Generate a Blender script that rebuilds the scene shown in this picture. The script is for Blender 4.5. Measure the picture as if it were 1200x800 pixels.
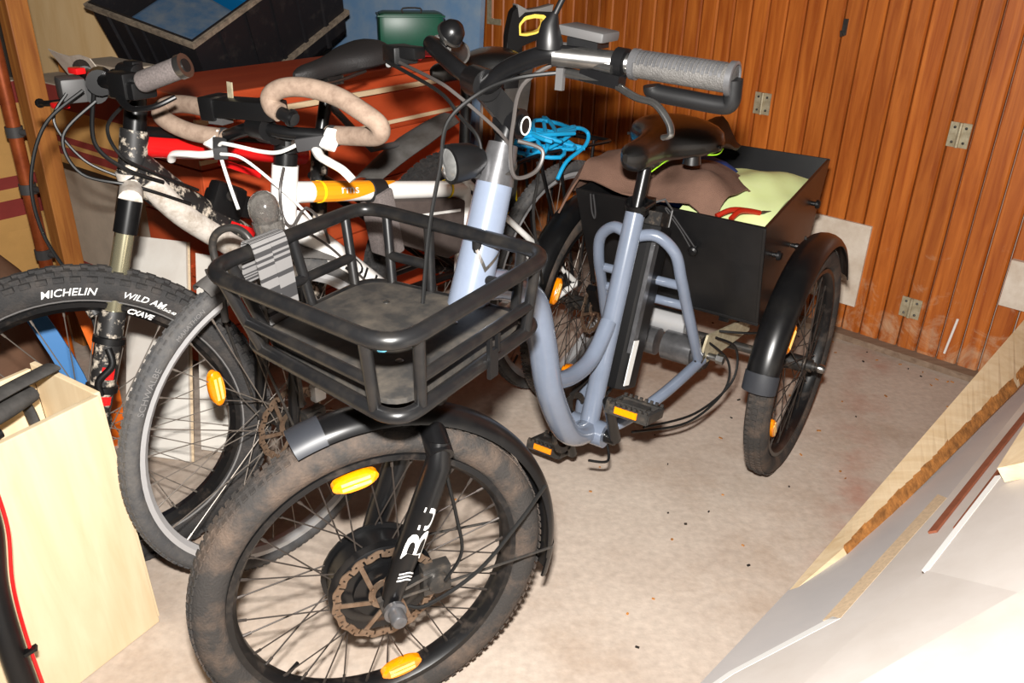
import bpy, math, random
from mathutils import Vector, Matrix, noise as mnoise
random.seed(7)
for o in list(bpy.data.objects): bpy.data.objects.remove(o)
SC = bpy.context.scene
COL = SC.collection
PI = math.pi
R = math.radians

# ---------------------------------------------------------------- camera, flash, world, exposure
CAM_H = 1.30
def make_camera():
    t, r = R(26.2), R(1.4)
    fw = Vector((0, math.cos(t), -math.sin(t))); rt = Vector((1, 0, 0)); up = rt.cross(fw)
    rt2 = rt*math.cos(r) + up*math.sin(r); up2 = up*math.cos(r) - rt*math.sin(r)
    cd = bpy.data.cameras.new('camera'); co = bpy.data.objects.new('camera', cd); COL.objects.link(co)
    m = Matrix((rt2, up2, -fw)).transposed().to_4x4(); m.translation = (0, 0, CAM_H)
    co.matrix_world = m
    cd.sensor_fit = 'HORIZONTAL'; cd.sensor_width = 36.0; cd.lens = 36.0*985.0/1200.0
    cd.clip_start = 0.02; cd.clip_end = 60
    SC.camera = co
    return co, rt2, up2, fw
CAM, C_RT, C_UP, C_FW = make_camera()
def make_flash():
    ld = bpy.data.lights.new('camera_flash', 'AREA'); ld.shape = 'RECTANGLE'
    ld.size = 0.06; ld.size_y = 0.035; ld.energy = 48.0; ld.color = (1.0, 0.965, 0.92)
    ld.use_shadow = True
    lo = bpy.data.objects.new('camera_flash', ld); COL.objects.link(lo)
    lo.location = Vector((0, 0, CAM_H)) + C_UP*0.13 - C_FW*0.02 - C_RT*0.01
    lo.rotation_euler = CAM.rotation_euler
    lo.matrix_world = Matrix.Translation(lo.location) @ CAM.matrix_world.to_3x3().to_4x4()
    return lo
make_flash()
W = bpy.data.worlds.new('world'); SC.world = W; W.use_nodes = True
W.node_tree.nodes['Background'].inputs[0].default_value = (0.9, 0.95, 1.0, 1)
W.node_tree.nodes['Background'].inputs[1].default_value = 0.05
VS = SC.view_settings
SC.display_settings.display_device = 'sRGB'
VS.view_transform = 'Standard'; VS.look = 'None'; VS.exposure = 0.9; VS.gamma = 1.0; VS.use_curve_mapping = False

# ---------------------------------------------------------------- materials
def lin(c):
    return tuple(((v/255)/12.92 if v/255 <= 0.04045 else ((v/255+0.055)/1.055)**2.4) for v in c)
MATS = {}
def mat(name, rgb, rough=0.5, metal=0.0, var=0.0, scale=12.0, rgb2=None, bump=0.0, bscale=60.0, coat=0.0, spec=0.5, rnd=0.0, stretch=None, alpha=1.0, trans=0.0, ior=1.45, thr=(0.35, 0.7), coords='Object', emit=None):
    m = bpy.data.materials.new(name); m.use_nodes = True
    nt = m.node_tree; b = nt.nodes['Principled BSDF']
    c = lin(rgb)
    b.inputs['Base Color'].default_value = (*c, 1); b.inputs['Roughness'].default_value = rough
    b.inputs['Metallic'].default_value = metal; b.inputs['Specular IOR Level'].default_value = spec
    b.inputs['Coat Weight'].default_value = coat; b.inputs['Coat Roughness'].default_value = 0.12
    b.inputs['Transmission Weight'].default_value = trans; b.inputs['IOR'].default_value = ior
    if var or bump or rgb2 or rnd:
        tc = nt.nodes.new('ShaderNodeTexCoord'); mp = nt.nodes.new('ShaderNodeMapping')
        nt.links.new(tc.outputs[coords], mp.inputs['Vector'])
        if stretch: mp.inputs['Scale'].default_value = stretch
        last = None
        if rgb2 or var:
            n = nt.nodes.new('ShaderNodeTexNoise'); n.inputs['Scale'].default_value = scale
            n.inputs['Detail'].default_value = 6; n.inputs['Roughness'].default_value = 0.65
            nt.links.new(mp.outputs['Vector'], n.inputs['Vector'])
            mr = nt.nodes.new('ShaderNodeMapRange'); mr.inputs['From Min'].default_value = thr[0]; mr.inputs['From Max'].default_value = thr[1]
            nt.links.new(n.outputs['Fac'], mr.inputs['Value'])
            mx = nt.nodes.new('ShaderNodeMix'); mx.data_type = 'RGBA'
            c2 = lin(rgb2) if rgb2 else tuple(min(1, v*(1+var)) for v in c)
            c1 = c if rgb2 else tuple(v*(1-var) for v in c)
            mx.inputs['A'].default_value = (*c1, 1); mx.inputs['B'].default_value = (*c2, 1)
            nt.links.new(mr.outputs['Result'], mx.inputs['Factor']); last = mx.outputs['Result']
        if rnd:
            oi = nt.nodes.new('ShaderNodeObjectInfo'); hs = nt.nodes.new('ShaderNodeHueSaturation')
            m2 = nt.nodes.new('ShaderNodeMapRange'); m2.inputs['To Min'].default_value = 1-rnd; m2.inputs['To Max'].default_value = 1+rnd
            nt.links.new(oi.outputs['Random'], m2.inputs['Value']); nt.links.new(m2.outputs['Result'], hs.inputs['Value'])
            if last: nt.links.new(last, hs.inputs['Color'])
            else: hs.inputs['Color'].default_value = (*c, 1)
            last = hs.outputs['Color']
        if last: nt.links.new(last, b.inputs['Base Color'])
        if bump:
            n2 = nt.nodes.new('ShaderNodeTexNoise'); n2.inputs['Scale'].default_value = bscale; n2.inputs['Detail'].default_value = 5
            nt.links.new(mp.outputs['Vector'], n2.inputs['Vector'])
            bp = nt.nodes.new('ShaderNodeBump'); bp.inputs['Strength'].default_value = bump; bp.inputs['Distance'].default_value = 0.004
            nt.links.new(n2.outputs['Fac'], bp.inputs['Height']); nt.links.new(bp.outputs['Normal'], b.inputs['Normal'])
    MATS[name] = m
    return m
def wood(name, c1, c2, rough=0.45, ax='Z', ring=14.0, rnd=0.12, coat=0.0, knots=True):
    # grain running along one axis of the object
    m = bpy.data.materials.new(name); m.use_nodes = True; nt = m.node_tree; b = nt.nodes['Principled BSDF']
    tc = nt.nodes.new('ShaderNodeTexCoord'); mp = nt.nodes.new('ShaderNodeMapping')
    sc = {'Z': (ring, ring, 0.9), 'X': (0.9, ring, ring), 'Y': (ring, 0.9, ring)}[ax]
    mp.inputs['Scale'].default_value = sc
    oi = nt.nodes.new('ShaderNodeObjectInfo'); mul = nt.nodes.new('ShaderNodeVectorMath'); mul.operation = 'SCALE'
    cb = nt.nodes.new('ShaderNodeCombineXYZ')
    for i in range(3): nt.links.new(oi.outputs['Random'], cb.inputs[i])
    mul.inputs['Scale'].default_value = 37.0; nt.links.new(cb.outputs[0], mul.inputs[0])
    ad = nt.nodes.new('ShaderNodeVectorMath'); ad.operation = 'ADD'
    nt.links.new(tc.outputs['Object'], ad.inputs[0]); nt.links.new(mul.outputs[0], ad.inputs[1]); nt.links.new(ad.outputs[0], mp.inputs['Vector'])
    n = nt.nodes.new('ShaderNodeTexNoise'); n.inputs['Scale'].default_value = 3.0; n.inputs['Detail'].default_value = 8; n.inputs['Roughness'].default_value = 0.6; n.inputs['Distortion'].default_value = 0.6
    nt.links.new(mp.outputs['Vector'], n.inputs['Vector'])
    cr = nt.nodes.new('ShaderNodeValToRGB'); cr.color_ramp.elements[0].position = 0.32; cr.color_ramp.elements[1].position = 0.68
    cr.color_ramp.elements[0].color = (*lin(c2), 1); cr.color_ramp.elements[1].color = (*lin(c1), 1)
    nt.links.new(n.outputs['Fac'], cr.inputs['Fac'])
    hs = nt.nodes.new('ShaderNodeHueSaturation'); m2 = nt.nodes.new('ShaderNodeMapRange'); m2.inputs['To Min'].default_value = 1-rnd; m2.inputs['To Max'].default_value = 1+rnd
    nt.links.new(oi.outputs['Random'], m2.inputs['Value']); nt.links.new(m2.outputs['Result'], hs.inputs['Value']); nt.links.new(cr.outputs['Color'], hs.inputs['Color'])
    nt.links.new(hs.outputs['Color'], b.inputs['Base Color'])
    b.inputs['Roughness'].default_value = rough; b.inputs['Coat Weight'].default_value = coat; b.inputs['Coat Roughness'].default_value = 0.25
    bp = nt.nodes.new('ShaderNodeBump'); bp.inputs['Strength'].default_value = 0.25; bp.inputs['Distance'].default_value = 0.002
    nt.links.new(n.outputs['Fac'], bp.inputs['Height']); nt.links.new(bp.outputs['Normal'], b.inputs['Normal'])
    MATS[name] = m
    return m
wood('door_wood', (198, 112, 42), (152, 72, 17), rough=0.42, rnd=0.10, coat=0.25)
wood('post_wood', (196, 128, 58), (150, 86, 34), rough=0.6)
wood('ply', (226, 206, 172), (212, 188, 150), rough=0.6, ring=7)
wood('pale_plank', (236, 214, 178), (216, 188, 146), rough=0.7, ax='X', ring=12)
wood('tan_ply', (226, 194, 146), (212, 176, 124), rough=0.6, ring=5)
wood('red_paint_wood', (204, 88, 48), (182, 68, 34), rough=0.42, ax='X', ring=4, coat=0.2)
wood('beam_wood', (150, 128, 108), (116, 94, 76), rough=0.7, ax='X')
mat('bark', (168, 112, 56), 0.9, var=0.45, scale=40, bump=0.8, bscale=90)
mat('black_paint', (15, 15, 16), 0.30, var=0.15, scale=30)
mat('basket_paint', (20, 20, 21), 0.34, rgb2=(38, 35, 32), scale=25, thr=(0.45, 0.8))
mat('black_plastic', (14, 14, 15), 0.42)
mat('grip_rubber', (72, 70, 68), 0.6, var=0.2, scale=80, bump=0.5, bscale=400)
mat('box_black', (17, 17, 18), 0.34, rgb2=(28, 27, 27), scale=9, thr=(0.4, 0.75))
mat('fender_black', (15, 15, 16), 0.28, rgb2=(26, 25, 24), scale=20, thr=(0.5, 0.8))
mat('fender_grey', (46, 48, 53), 0.45, var=0.1)
mat('tyre_dusty', (50, 47, 45), 0.85, rgb2=(98, 82, 70), scale=14, thr=(0.45, 0.75), bump=0.5, bscale=260)
mat('tyre_dark', (46, 45, 45), 0.85, rgb2=(76, 70, 66), scale=24, thr=(0.45, 0.8), bump=0.5, bscale=220)
mat('tyre_grey', (70, 70, 71), 0.85, rgb2=(98, 94, 90), scale=30, thr=(0.4, 0.8), bump=0.4, bscale=220)
mat('rim_black', (18, 18, 19), 0.35, rgb2=(70, 62, 56), scale=26, thr=(0.52, 0.8))
mat('rim_silver', (186, 186, 187), 0.3, metal=0.35)
mat('steel', (138, 137, 135), 0.28, metal=0.95, var=0.12, scale=60)
mat('spoke_steel', (140, 132, 124), 0.4, metal=0.7)
mat('spoke_dark', (60, 54, 50), 0.45, metal=0.4)
mat('rotor', (120, 98, 80), 0.45, metal=0.75, rgb2=(150, 130, 112), scale=40)
mat('dark_metal', (62, 60, 58), 0.42, metal=0.5, rgb2=(104, 94, 84), scale=50, thr=(0.5, 0.8))
mat('greasy', (36, 34, 33), 0.5, metal=0.3, rgb2=(96, 84, 72), scale=60, thr=(0.5, 0.75))
mat('blue_grey_paint', (108, 117, 133), 0.24, coat=0.6, var=0.05, scale=20)
mat('collar_grey', (112, 112, 114), 0.3, metal=0.7, var=0.25, scale=30)
mat('white_paint', (232, 230, 226), 0.25, coat=0.5)
mat('white_print', (235, 235, 232), 0.5)
mat('orange_paint', (236, 148, 24), 0.3, coat=0.4)
mat('red_paint', (206, 24, 26), 0.3, coat=0.4)
mat('black_print', (16, 16, 17), 0.5)
mat('muddy_black', (34, 33, 33), 0.5, rgb2=(196, 184, 168), scale=42, thr=(0.52, 0.62))
mat('muddy_white', (206, 198, 188), 0.6, rgb2=(150, 136, 120), scale=30, thr=(0.45, 0.7))
mat('gold_steel', (214, 206, 172), 0.2, metal=0.85)
mat('bar_tape', (146, 126, 110), 0.85, rgb2=(116, 96, 82), scale=60, thr=(0.4, 0.75))
mat('amber', (248, 140, 4), 0.22, coat=0.7, var=0.1, scale=200)
mat('amber_bright', (255, 214, 120), 0.25, coat=0.7)
mat('rubber_black', (66, 64, 62), 0.7, var=0.3, scale=40)
mat('saddle_black', (12, 12, 12), 0.38, coat=0.5, spec=0.8)
mat('saddle_worn', (40, 38, 38), 0.55, bump=0.3, bscale=300)
mat('lens', (150, 150, 148), 0.08, metal=0.6, coat=0.6, var=0.15, scale=90)
mat('clear_plastic', (104, 100, 96), 0.1, coat=0.8, rgb2=(150, 146, 140), scale=36, thr=(0.45, 0.75), trans=0.45)
mat('plate_grime', (44, 43, 42), 0.6, rgb2=(96, 88, 78), scale=16, thr=(0.42, 0.85))
mat('brown_cloth', (110, 82, 68), 0.9, var=0.12, scale=18, bump=0.5, bscale=500)
mat('hivis', (238, 254, 186), 0.75, rgb2=(232, 250, 172), scale=10)
mat('blue_cloth', (22, 64, 138), 0.8, var=0.15)
mat('charcoal_cloth', (46, 48, 51), 0.85, var=0.2, scale=20)
mat('black_nylon', (26, 26, 27), 0.5, var=0.2, scale=20)
mat('bag_brown', (72, 62, 58), 0.85, var=0.15, scale=30, bump=0.4, bscale=400)
mat('mesh_grey', (104, 96, 94), 0.9, var=0.3, scale=300)
mat('red_handle', (150, 32, 14), 0.4)
mat('concrete', (176, 160, 146), 0.92, rgb2=(196, 182, 168), scale=3.2, thr=(0.3, 0.7), bump=0.25, bscale=70)
mat('white_wall', (206, 200, 192), 0.9, rgb2=(186, 178, 168), scale=5, bump=0.2, bscale=40)
mat('bare_wall', (72, 64, 57), 0.9, rgb2=(58, 52, 46), scale=5, bump=0.2, bscale=40)
mat('brass_plate', (196, 186, 158), 0.4, metal=0.35, rgb2=(160, 146, 118), scale=60)
mat('chip_white', (224, 212, 196), 0.7, rgb2=(198, 180, 160), scale=14)
mat('white_board', (228, 224, 216), 0.5, rgb2=(214, 206, 196), scale=5)
mat('grey_laminate', (190, 188, 188), 0.5, rgb2=(204, 200, 198), scale=3, bump=0.05)
mat('cream_laminate', (206, 198, 190), 0.5, rgb2=(220, 214, 208), scale=4)
mat('raw_chip', (214, 190, 158), 0.85, var=0.15, scale=120)
mat('red_edge', (150, 88, 62), 0.7, var=0.15, scale=30)
mat('crate_black', (28, 27, 30), 0.5, rgb2=(52, 48, 46), scale=22, thr=(0.55, 0.75))
mat('crate_rim', (150, 136, 118), 0.8, rgb2=(90, 80, 70), scale=40)
mat('tank_blue', (64, 96, 128), 0.4, rgb2=(110, 120, 130), scale=14)
mat('bright_blue', (12, 104, 160), 0.4)
mat('stone_pink', (160, 140, 136), 0.9, var=0.25, scale=80)
mat('green_tin', (14, 84, 62), 0.35, var=0.1)
mat('blue_board', (104, 140, 178), 0.6, rgb2=(140, 158, 176), scale=8)
mat('card_tan', (206, 158, 92), 0.85, var=0.06)
mat('card_maroon', (142, 52, 46), 0.8, var=0.08)
mat('card_grey', (186, 172, 154), 0.85, var=0.1)
mat('card_white', (216, 206, 192), 0.85, rgb2=(180, 164, 146), scale=20, thr=(0.5, 0.8))
mat('copper', (176, 88, 44), 0.42, metal=0.35, rgb2=(140, 64, 32), scale=20)
mat('grey_plastic', (74, 73, 73), 0.5)
mat('orange_plastic', (222, 104, 22), 0.45)
mat('brown_leather', (128, 96, 76), 0.55, var=0.2, scale=5)
mat('blue_strap', (66, 126, 186), 0.5)
mat('sky_cord', (20, 150, 200), 0.5)
mat('yellow_plastic', (238, 208, 20), 0.4)
mat('saw_grey', (112, 110, 108), 0.5)
mat('saw_yellow', (240, 208, 90), 0.45)
mat('red_cloth', (176, 24, 30), 0.85)
mat('lime', (150, 206, 40), 0.6)
mat('strap_dark', (50, 49, 50), 0.8)
mat('strap_light', (116, 114, 113), 0.8)
mat('dot_blue', (120, 200, 226), 0.5)
mat('cable_black', (16, 16, 16), 0.45)
mat('cable_grey', (66, 62, 60), 0.4)
mat('cable_white', (224, 222, 218), 0.35)
mat('mudguard_grey', (96, 94, 92), 0.6, rgb2=(70, 66, 62), scale=14)
mat('wax_white', (240, 236, 230), 0.6)

# ---------------------------------------------------------------- mesh helpers
def V(*a): return Vector(a)
def crv(pts, n=6, closed=False):
    P_ = [Vector(p) for p in pts]; out = []
    N = len(P_)
    rng = range(N if closed else N-1)
    for i in rng:
        if closed: p0, p1, p2, p3 = P_[(i-1) % N], P_[i], P_[(i+1) % N], P_[(i+2) % N]
        else: p0, p1, p2, p3 = P_[max(i-1, 0)], P_[i], P_[i+1], P_[min(i+2, N-1)]
        for k in range(n):
            t = k/n
            out.append(0.5*((2*p1)+(p2-p0)*t+(2*p0-5*p1+4*p2-p3)*t*t+(3*p1-p0-3*p2+p3)*t**3))
    if not closed: out.append(P_[-1])
    return out
class MB:
    def __init__(s): s.v = []; s.f = []; s.m = []; s.cur = 0
    def mi(s, i): s.cur = i; return s
    def add(s, vs, fs):
        o = len(s.v); s.v += [tuple(v) for v in vs]; s.f += [tuple(i+o for i in f) for f in fs]; s.m += [s.cur]*len(fs); return s
    def hexa(s, p):   # 8 points: bottom 4 ccw, top 4
        return s.add(p, [(3, 2, 1, 0), (4, 5, 6, 7), (0, 1, 5, 4), (1, 2, 6, 5), (2, 3, 7, 6), (3, 0, 4, 7)])
    def box(s, c, sz, rot=None):
        c = Vector(c); hx, hy, hz = sz[0]/2, sz[1]/2, sz[2]/2
        pts = [Vector(q) for q in ((-hx, -hy, -hz), (hx, -hy, -hz), (hx, hy, -hz), (-hx, hy, -hz), (-hx, -hy, hz), (hx, -hy, hz), (hx, hy, hz), (-hx, hy, hz))]
        if rot is not None: pts = [rot @ q for q in pts]
        return s.hexa([q+c for q in pts])
    def bar(s, a, b, w, h, up=(0, 0, 1)):
        a, b = Vector(a), Vector(b); d = (b-a).normalized(); u = Vector(up); sd = d.cross(u)
        if sd.length < 1e-4: sd = d.cross(Vector((1, 0, 0)))
        sd.normalize(); u = sd.cross(d)
        o = []
        for e in (a, b): o += [e-sd*w/2-u*h/2, e+sd*w/2-u*h/2, e+sd*w/2+u*h/2, e-sd*w/2+u*h/2]
        return s.add(o, [(0, 1, 2, 3), (7, 6, 5, 4), (0, 4, 5, 1), (1, 5, 6, 2), (2, 6, 7, 3), (3, 7, 4, 0)])
    def tube(s, path, r, seg=10, closed=False, caps=True, flat=1.0, up0=None):
        P_ = [Vector(p) for p in path]; n = len(P_)
        rs = [r]*n if not isinstance(r, (list, tuple)) else ([r[0]+(r[-1]-r[0])*i/(n-1) for i in range(n)] if len(r) != n else list(r))
        T = []
        for i in range(n):
            if closed: d = P_[(i+1) % n]-P_[i-1]
            else: d = P_[min(i+1, n-1)]-P_[max(i-1, 0)]
            T.append(d.normalized() if d.length > 1e-9 else Vector((0, 0, 1)))
        u = Vector(up0) if up0 else (Vector((0, 0, 1)) if abs(T[0].z) < 0.9 else Vector((1, 0, 0)))
        vs = []
        for i in range(n):
            u = u-T[i]*u.dot(T[i])
            if u.length < 1e-6: u = T[i].orthogonal()
            u.normalize(); w = T[i].cross(u)
            for k in range(seg):
                a = 2*PI*k/seg
                vs.append(P_[i]+(u*math.cos(a)*flat+w*math.sin(a))*rs[i])
        fs = []
        for i in range(n if closed else n-1):
            j = (i+1) % n
            for k in range(seg):
                k2 = (k+1) % seg
                fs.append((i*seg+k, i*seg+k2, j*seg+k2, j*seg+k))
        if caps and not closed:
            fs.append(tuple(range(seg))[::-1]); fs.append(tuple((n-1)*seg+k for k in range(seg)))
        return s.add(vs, fs)
    def lathe(s, prof, M=None, seg=24, closed=False, caps=True, a0=0.0, a1=2*PI):
        # profile of (radius, along Y) turned about the local Y axis
        M = M or Matrix(); full = abs(a1-a0-2*PI) < 1e-6; n = len(prof); ns = seg if full else seg+1
        vs = []
        for i in range(ns):
            a = a0+(a1-a0)*i/seg
            for r_, y in prof: vs.append(M @ Vector((r_*math.cos(a), y, r_*math.sin(a))))
        fs = []
        for i in range(seg):
            j = (i+1) % ns
            for k in range(n if closed else n-1):
                k2 = (k+1) % n
                fs.append((i*n+k, i*n+k2, j*n+k2, j*n+k))
        if not closed and caps and full:
            if prof[0][0] > 1e-6: fs.append(tuple(i*n for i in range(ns)))
            if prof[-1][0] > 1e-6: fs.append(tuple(i*n+n-1 for i in range(ns))[::-1])
        if not full:
            fs.append(tuple(range(n))[::-1]) if closed else None
            fs.append(tuple((ns-1)*n+k for k in range(n))) if closed else None
        return s.add(vs, fs)
    def cyl(s, a, b, r, seg=14): return s.tube([a, b], r, seg)
    def ball(s, c, r, seg=14, ry=None):
        rr = Vector(r) if isinstance(r, (tuple, list)) else Vector((r, r, r))
        n = seg//2; vs = []; fs = []
        for i in range(n+1):
            for k in range(seg):
                t, a = PI*i/n, 2*PI*k/seg
                vs.append(Vector(c)+Vector((rr.x*math.sin(t)*math.cos(a), rr.y*math.sin(t)*math.sin(a), rr.z*math.cos(t))))
        for i in range(n):
            for k in range(seg):
                k2 = (k+1) % seg; fs.append((i*seg+k, (i+1)*seg+k, (i+1)*seg+k2, i*seg+k2))
        return s.add(vs, fs)
    def prism(s, poly, d):   # polygon of 3D points extruded by vector d
        p = [Vector(q) for q in poly]; d = Vector(d); n = len(p)
        fs = [tuple(range(n))[::-1], tuple(range(n, 2*n))]+[(i, (i+1) % n, n+(i+1) % n, n+i) for i in range(n)]
        return s.add(p+[q+d for q in p], fs)
    def sheet(s, grid, th=0.004):   # rows of points -> closed cloth of some thickness
        nr, nc = len(grid), len(grid[0]); G = [[Vector(p) for p in r_] for r_ in grid]
        top, bot = [], []
        for i in range(nr):
            for j in range(nc):
                du = G[min(i+1, nr-1)][j]-G[max(i-1, 0)][j]; dv = G[i][min(j+1, nc-1)]-G[i][max(j-1, 0)]
                nn = du.cross(dv); nn = nn.normalized() if nn.length > 1e-9 else Vector((0, 0, 1))
                top.append(G[i][j]+nn*th/2); bot.append(G[i][j]-nn*th/2)
        N = nr*nc; fs = []
        for i in range(nr-1):
            for j in range(nc-1):
                a, b, c, d = i*nc+j, i*nc+j+1, (i+1)*nc+j+1, (i+1)*nc+j
                fs += [(a, d, c, b), (N+a, N+b, N+c, N+d)]
        edge = [j for j in range(nc)]+[i*nc+nc-1 for i in range(1, nr)]+[(nr-1)*nc+j for j in range(nc-2, -1, -1)]+[i*nc for i in range(nr-2, 0, -1)]
        for k in range(len(edge)):
            a, b = edge[k], edge[(k+1) % len(edge)]; fs.append((a, b, N+b, N+a))
        return s.add(top+bot, fs)
    def build(s, name, mats, parent=None, smooth=True, bevel=0.0, ang=38, label=None, kind=None):
        me = bpy.data.meshes.new(name); me.from_pydata(s.v, [], s.f)
        if isinstance(mats, str): mats = [mats]
        for m in mats: me.materials.append(MATS[m])
        if len(mats) > 1: me.polygons.foreach_set('material_index', s.m)
        import bmesh
        bm = bmesh.new(); bm.from_mesh(me); bmesh.ops.recalc_face_normals(bm, faces=bm.faces)
        if bevel:
            es = [e for e in bm.edges if len(e.link_faces) == 2 and e.calc_face_angle(0) > R(50)]
            bmesh.ops.bevel(bm, geom=es, offset=bevel, segments=2, profile=0.6, affect='EDGES')
        bm.to_mesh(me); bm.free()
        if smooth:
            me.polygons.foreach_set('use_smooth', [True]*len(me.polygons)); me.set_sharp_from_angle(angle=R(ang))
        me.update()
        o = bpy.data.objects.new(name, me); COL.objects.link(o)
        if parent is not None: o.parent = parent
        if label: o['label'] = label
        if kind: o['kind'] = kind
        return o
def thing(name, label, cat, loc=(0, 0, 0), rz=0.0, group=None):
    o = bpy.data.objects.new(name, None); COL.objects.link(o); o.empty_display_size = 0.1
    o.location = loc; o.rotation_euler = (0, 0, rz); o['label'] = label; o['category'] = cat
    if group: o['group'] = group
    return o
def tag(o, label, cat, group=None):
    o['label'] = label; o['category'] = cat
    if group: o['group'] = group
    return o
def link_copy(src, parent, M):
    c = bpy.data.objects.new(src.name.split('.')[0], src.data); COL.objects.link(c); c.parent = parent; c.matrix_local = M; return c
def text_mesh(body, size, shear=0.0, bold=0.0):
    cu = bpy.data.curves.new('lettering', 'FONT'); cu.body = body; cu.size = size; cu.align_x = 'CENTER'; cu.align_y = 'CENTER'; cu.shear = shear; cu.offset = bold; cu.resolution_u = 3
    o = bpy.data.objects.new('lettering', cu); COL.objects.link(o)
    dg = bpy.context.evaluated_depsgraph_get(); dg.update()
    me = bpy.data.meshes.new_from_object(o.evaluated_get(dg)); vs = [v.co.copy() for v in me.vertices]; fs = [tuple(p.vertices) for p in me.polygons]
    bpy.data.objects.remove(o); bpy.data.curves.remove(cu); bpy.data.meshes.remove(me)
    return vs, fs
def text_obj(name, body, size, fn, m, parent, shear=0.0, bold=0.0):
    vs, fs = text_mesh(body, size, shear, bold); mb = MB(); mb.add([fn(v.x, v.y) for v in vs], fs)
    me = bpy.data.meshes.new(name); me.from_pydata(mb.v, [], mb.f); me.materials.append(MATS[m]); me.update()
    o = bpy.data.objects.new(name, me); COL.objects.link(o); o.parent = parent; return o
def on_tube(a, b, r, face):   # wrap lettering along the tube a->b; face: outward direction at the text's middle
    a, b, face = Vector(a), Vector(b), Vector(face); d = (b-a).normalized(); f = (face-d*face.dot(d)).normalized(); s = f.cross(d)
    mid = (a+b)/2
    def fn(x, y):
        t = y/r
        return mid+d*x+(f*math.cos(t)+s*math.sin(t))*(r+0.0008)
    return fn

# ---------------------------------------------------------------- bicycle helpers
def make_wheel(parent, loc, rz, r, tw, rim_r, nsp, tyre_m, rim_m, spoke_m, name='wheel', knob=0.0, hub_r=0.03, fl=0.03, hub_m='dark_metal', hub_w=0.05, rim_h=0.022, wall_line=None, seed=1, flat=1.0, spoke_r=0.0012, rim_stripe=None):
    rim = MB(); w2 = tw*0.36
    rim.lathe([(rim_r, -w2), (rim_r, -w2*0.75), (rim_r-0.008, -w2*0.55), (rim_r-0.008, w2*0.55), (rim_r, w2*0.75), (rim_r, w2), (rim_r-0.010, w2), (rim_r-rim_h, w2*0.45), (rim_r-rim_h, -w2*0.45), (rim_r-0.010, -w2)], seg=72, closed=True)
    w = rim.build(name, rim_m, parent); w.location = loc; w.rotation_euler = (0, 0, rz)
    ty = MB(); h = (r-rim_r+0.006)/2; cr = r-h; prof = []
    for k in range(14):
        a = 2*PI*k/14; prof.append((cr+h*math.cos(a), tw/2*math.sin(a)*flat))
    ty.lathe(prof, seg=80, closed=True)
    if knob:
        nk = 74
        for i in range(nk):
            a = 2*PI*(i+0.5)/nk
            for row, (yy, rr, sh) in enumerate(((0.0, r, 0.0), (tw*0.30, r-0.004, 0.5), (-tw*0.30, r-0.004, 0.5), (tw*0.46, r-0.013, 0.0), (-tw*0.46, r-0.013, 0.0))):
                aa = a+sh*2*PI/nk
                M = Matrix.Rotation(-aa, 3, 'Y')
                ty.box(M @ Vector((rr+knob*0.2, yy, 0)), (knob*1.6, tw*0.17, 2*PI*r/nk*0.62), M)
    else:
        nk = 120   # shallow tread blocks in three rows
        for i in range(nk):
            a = 2*PI*i/nk
            for yy, rr, sh in ((0.0, r, 0.0), (tw*0.24, r-0.003, 0.5), (-tw*0.24, r-0.003, 0.5)):
                M = Matrix.Rotation(-(a+sh*2*PI/nk), 3, 'Y')
                ty.box(M @ Vector((rr, yy, 0)), (0.0025, tw*0.17, 2*PI*r/nk*0.6), M)
    t = ty.build('tyre', tyre_m, w)
    hb = MB()
    hb.lathe([(0.008, -hub_w-0.028), (0.008, -hub_w), (hub_r*0.6, -hub_w), (hub_r*0.6, -fl-0.004), (hub_r+0.004, -fl-0.003), (hub_r+0.004, -fl+0.001), (hub_r*0.75, -fl+0.006), (hub_r*0.75, fl-0.006), (hub_r+0.004, fl-0.001), (hub_r+0.004, fl+0.003), (hub_r*0.6, fl+0.004), (hub_r*0.6, hub_w), (0.008, hub_w), (0.008, hub_w+0.028)], seg=28)
    hb.build('hub', hub_m, w)
    # spokes, laced tangentially, one object each
    meshes = {}
    rnd = random.Random(seed)
    off = 0.55 if hub_r < 0.05 else 0.25
    for i in range(nsp):
        side = 1 if i % 2 else -1; lead = 1 if (i//2) % 2 else -1
        ar = 2*PI*i/nsp+0.03; ah = ar+lead*off*(1.0 if hub_r > 0.05 else 1.7)
        p0 = Vector((hub_r*math.cos(ah), side*fl, hub_r*math.sin(ah))); p1 = Vector(((rim_r-rim_h)*math.cos(ar), side*0.003, (rim_r-rim_h)*math.sin(ar)))
        d = p1-p0; L = d.length; key = round(L, 4)
        q = Vector((0, 0, 1)).rotation_difference(d.normalized()).to_matrix().to_4x4(); q.translation = p0
        if not meshes:
            sb = MB(); sb.tube([(0, 0, 0), (0, 0, L-0.014)], spoke_r, 6); sb.tube([(0, 0, L-0.014), (0, 0, L)], spoke_r*1.9, 6)
            o = sb.build('spoke', spoke_m, w); o.matrix_local = q; meshes[0] = o
        else: link_copy(meshes[0], w, q)
    vl = MB(); a = 2*PI*0.62
    vl.tube([(((rim_r-rim_h)*math.cos(a)), 0, (rim_r-rim_h)*math.sin(a)), ((rim_r-rim_h-0.03)*math.cos(a), 0, (rim_r-rim_h-0.03)*math.sin(a))], 0.0035, 8)
    vl.build('valve', 'black_plastic', w)
    if wall_line:
        for sgn in (-1, 1):
            wl = MB(); wl.lathe([(rim_r+0.004, sgn*(w2+0.0015)), (rim_r+0.007, sgn*(w2+0.003)), (rim_r+0.007, sgn*(w2+0.002)), (rim_r+0.004, sgn*(w2+0.0005))], seg=72, closed=True)
            wl.build('sidewall_stripe', wall_line, w)
    return w
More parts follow.
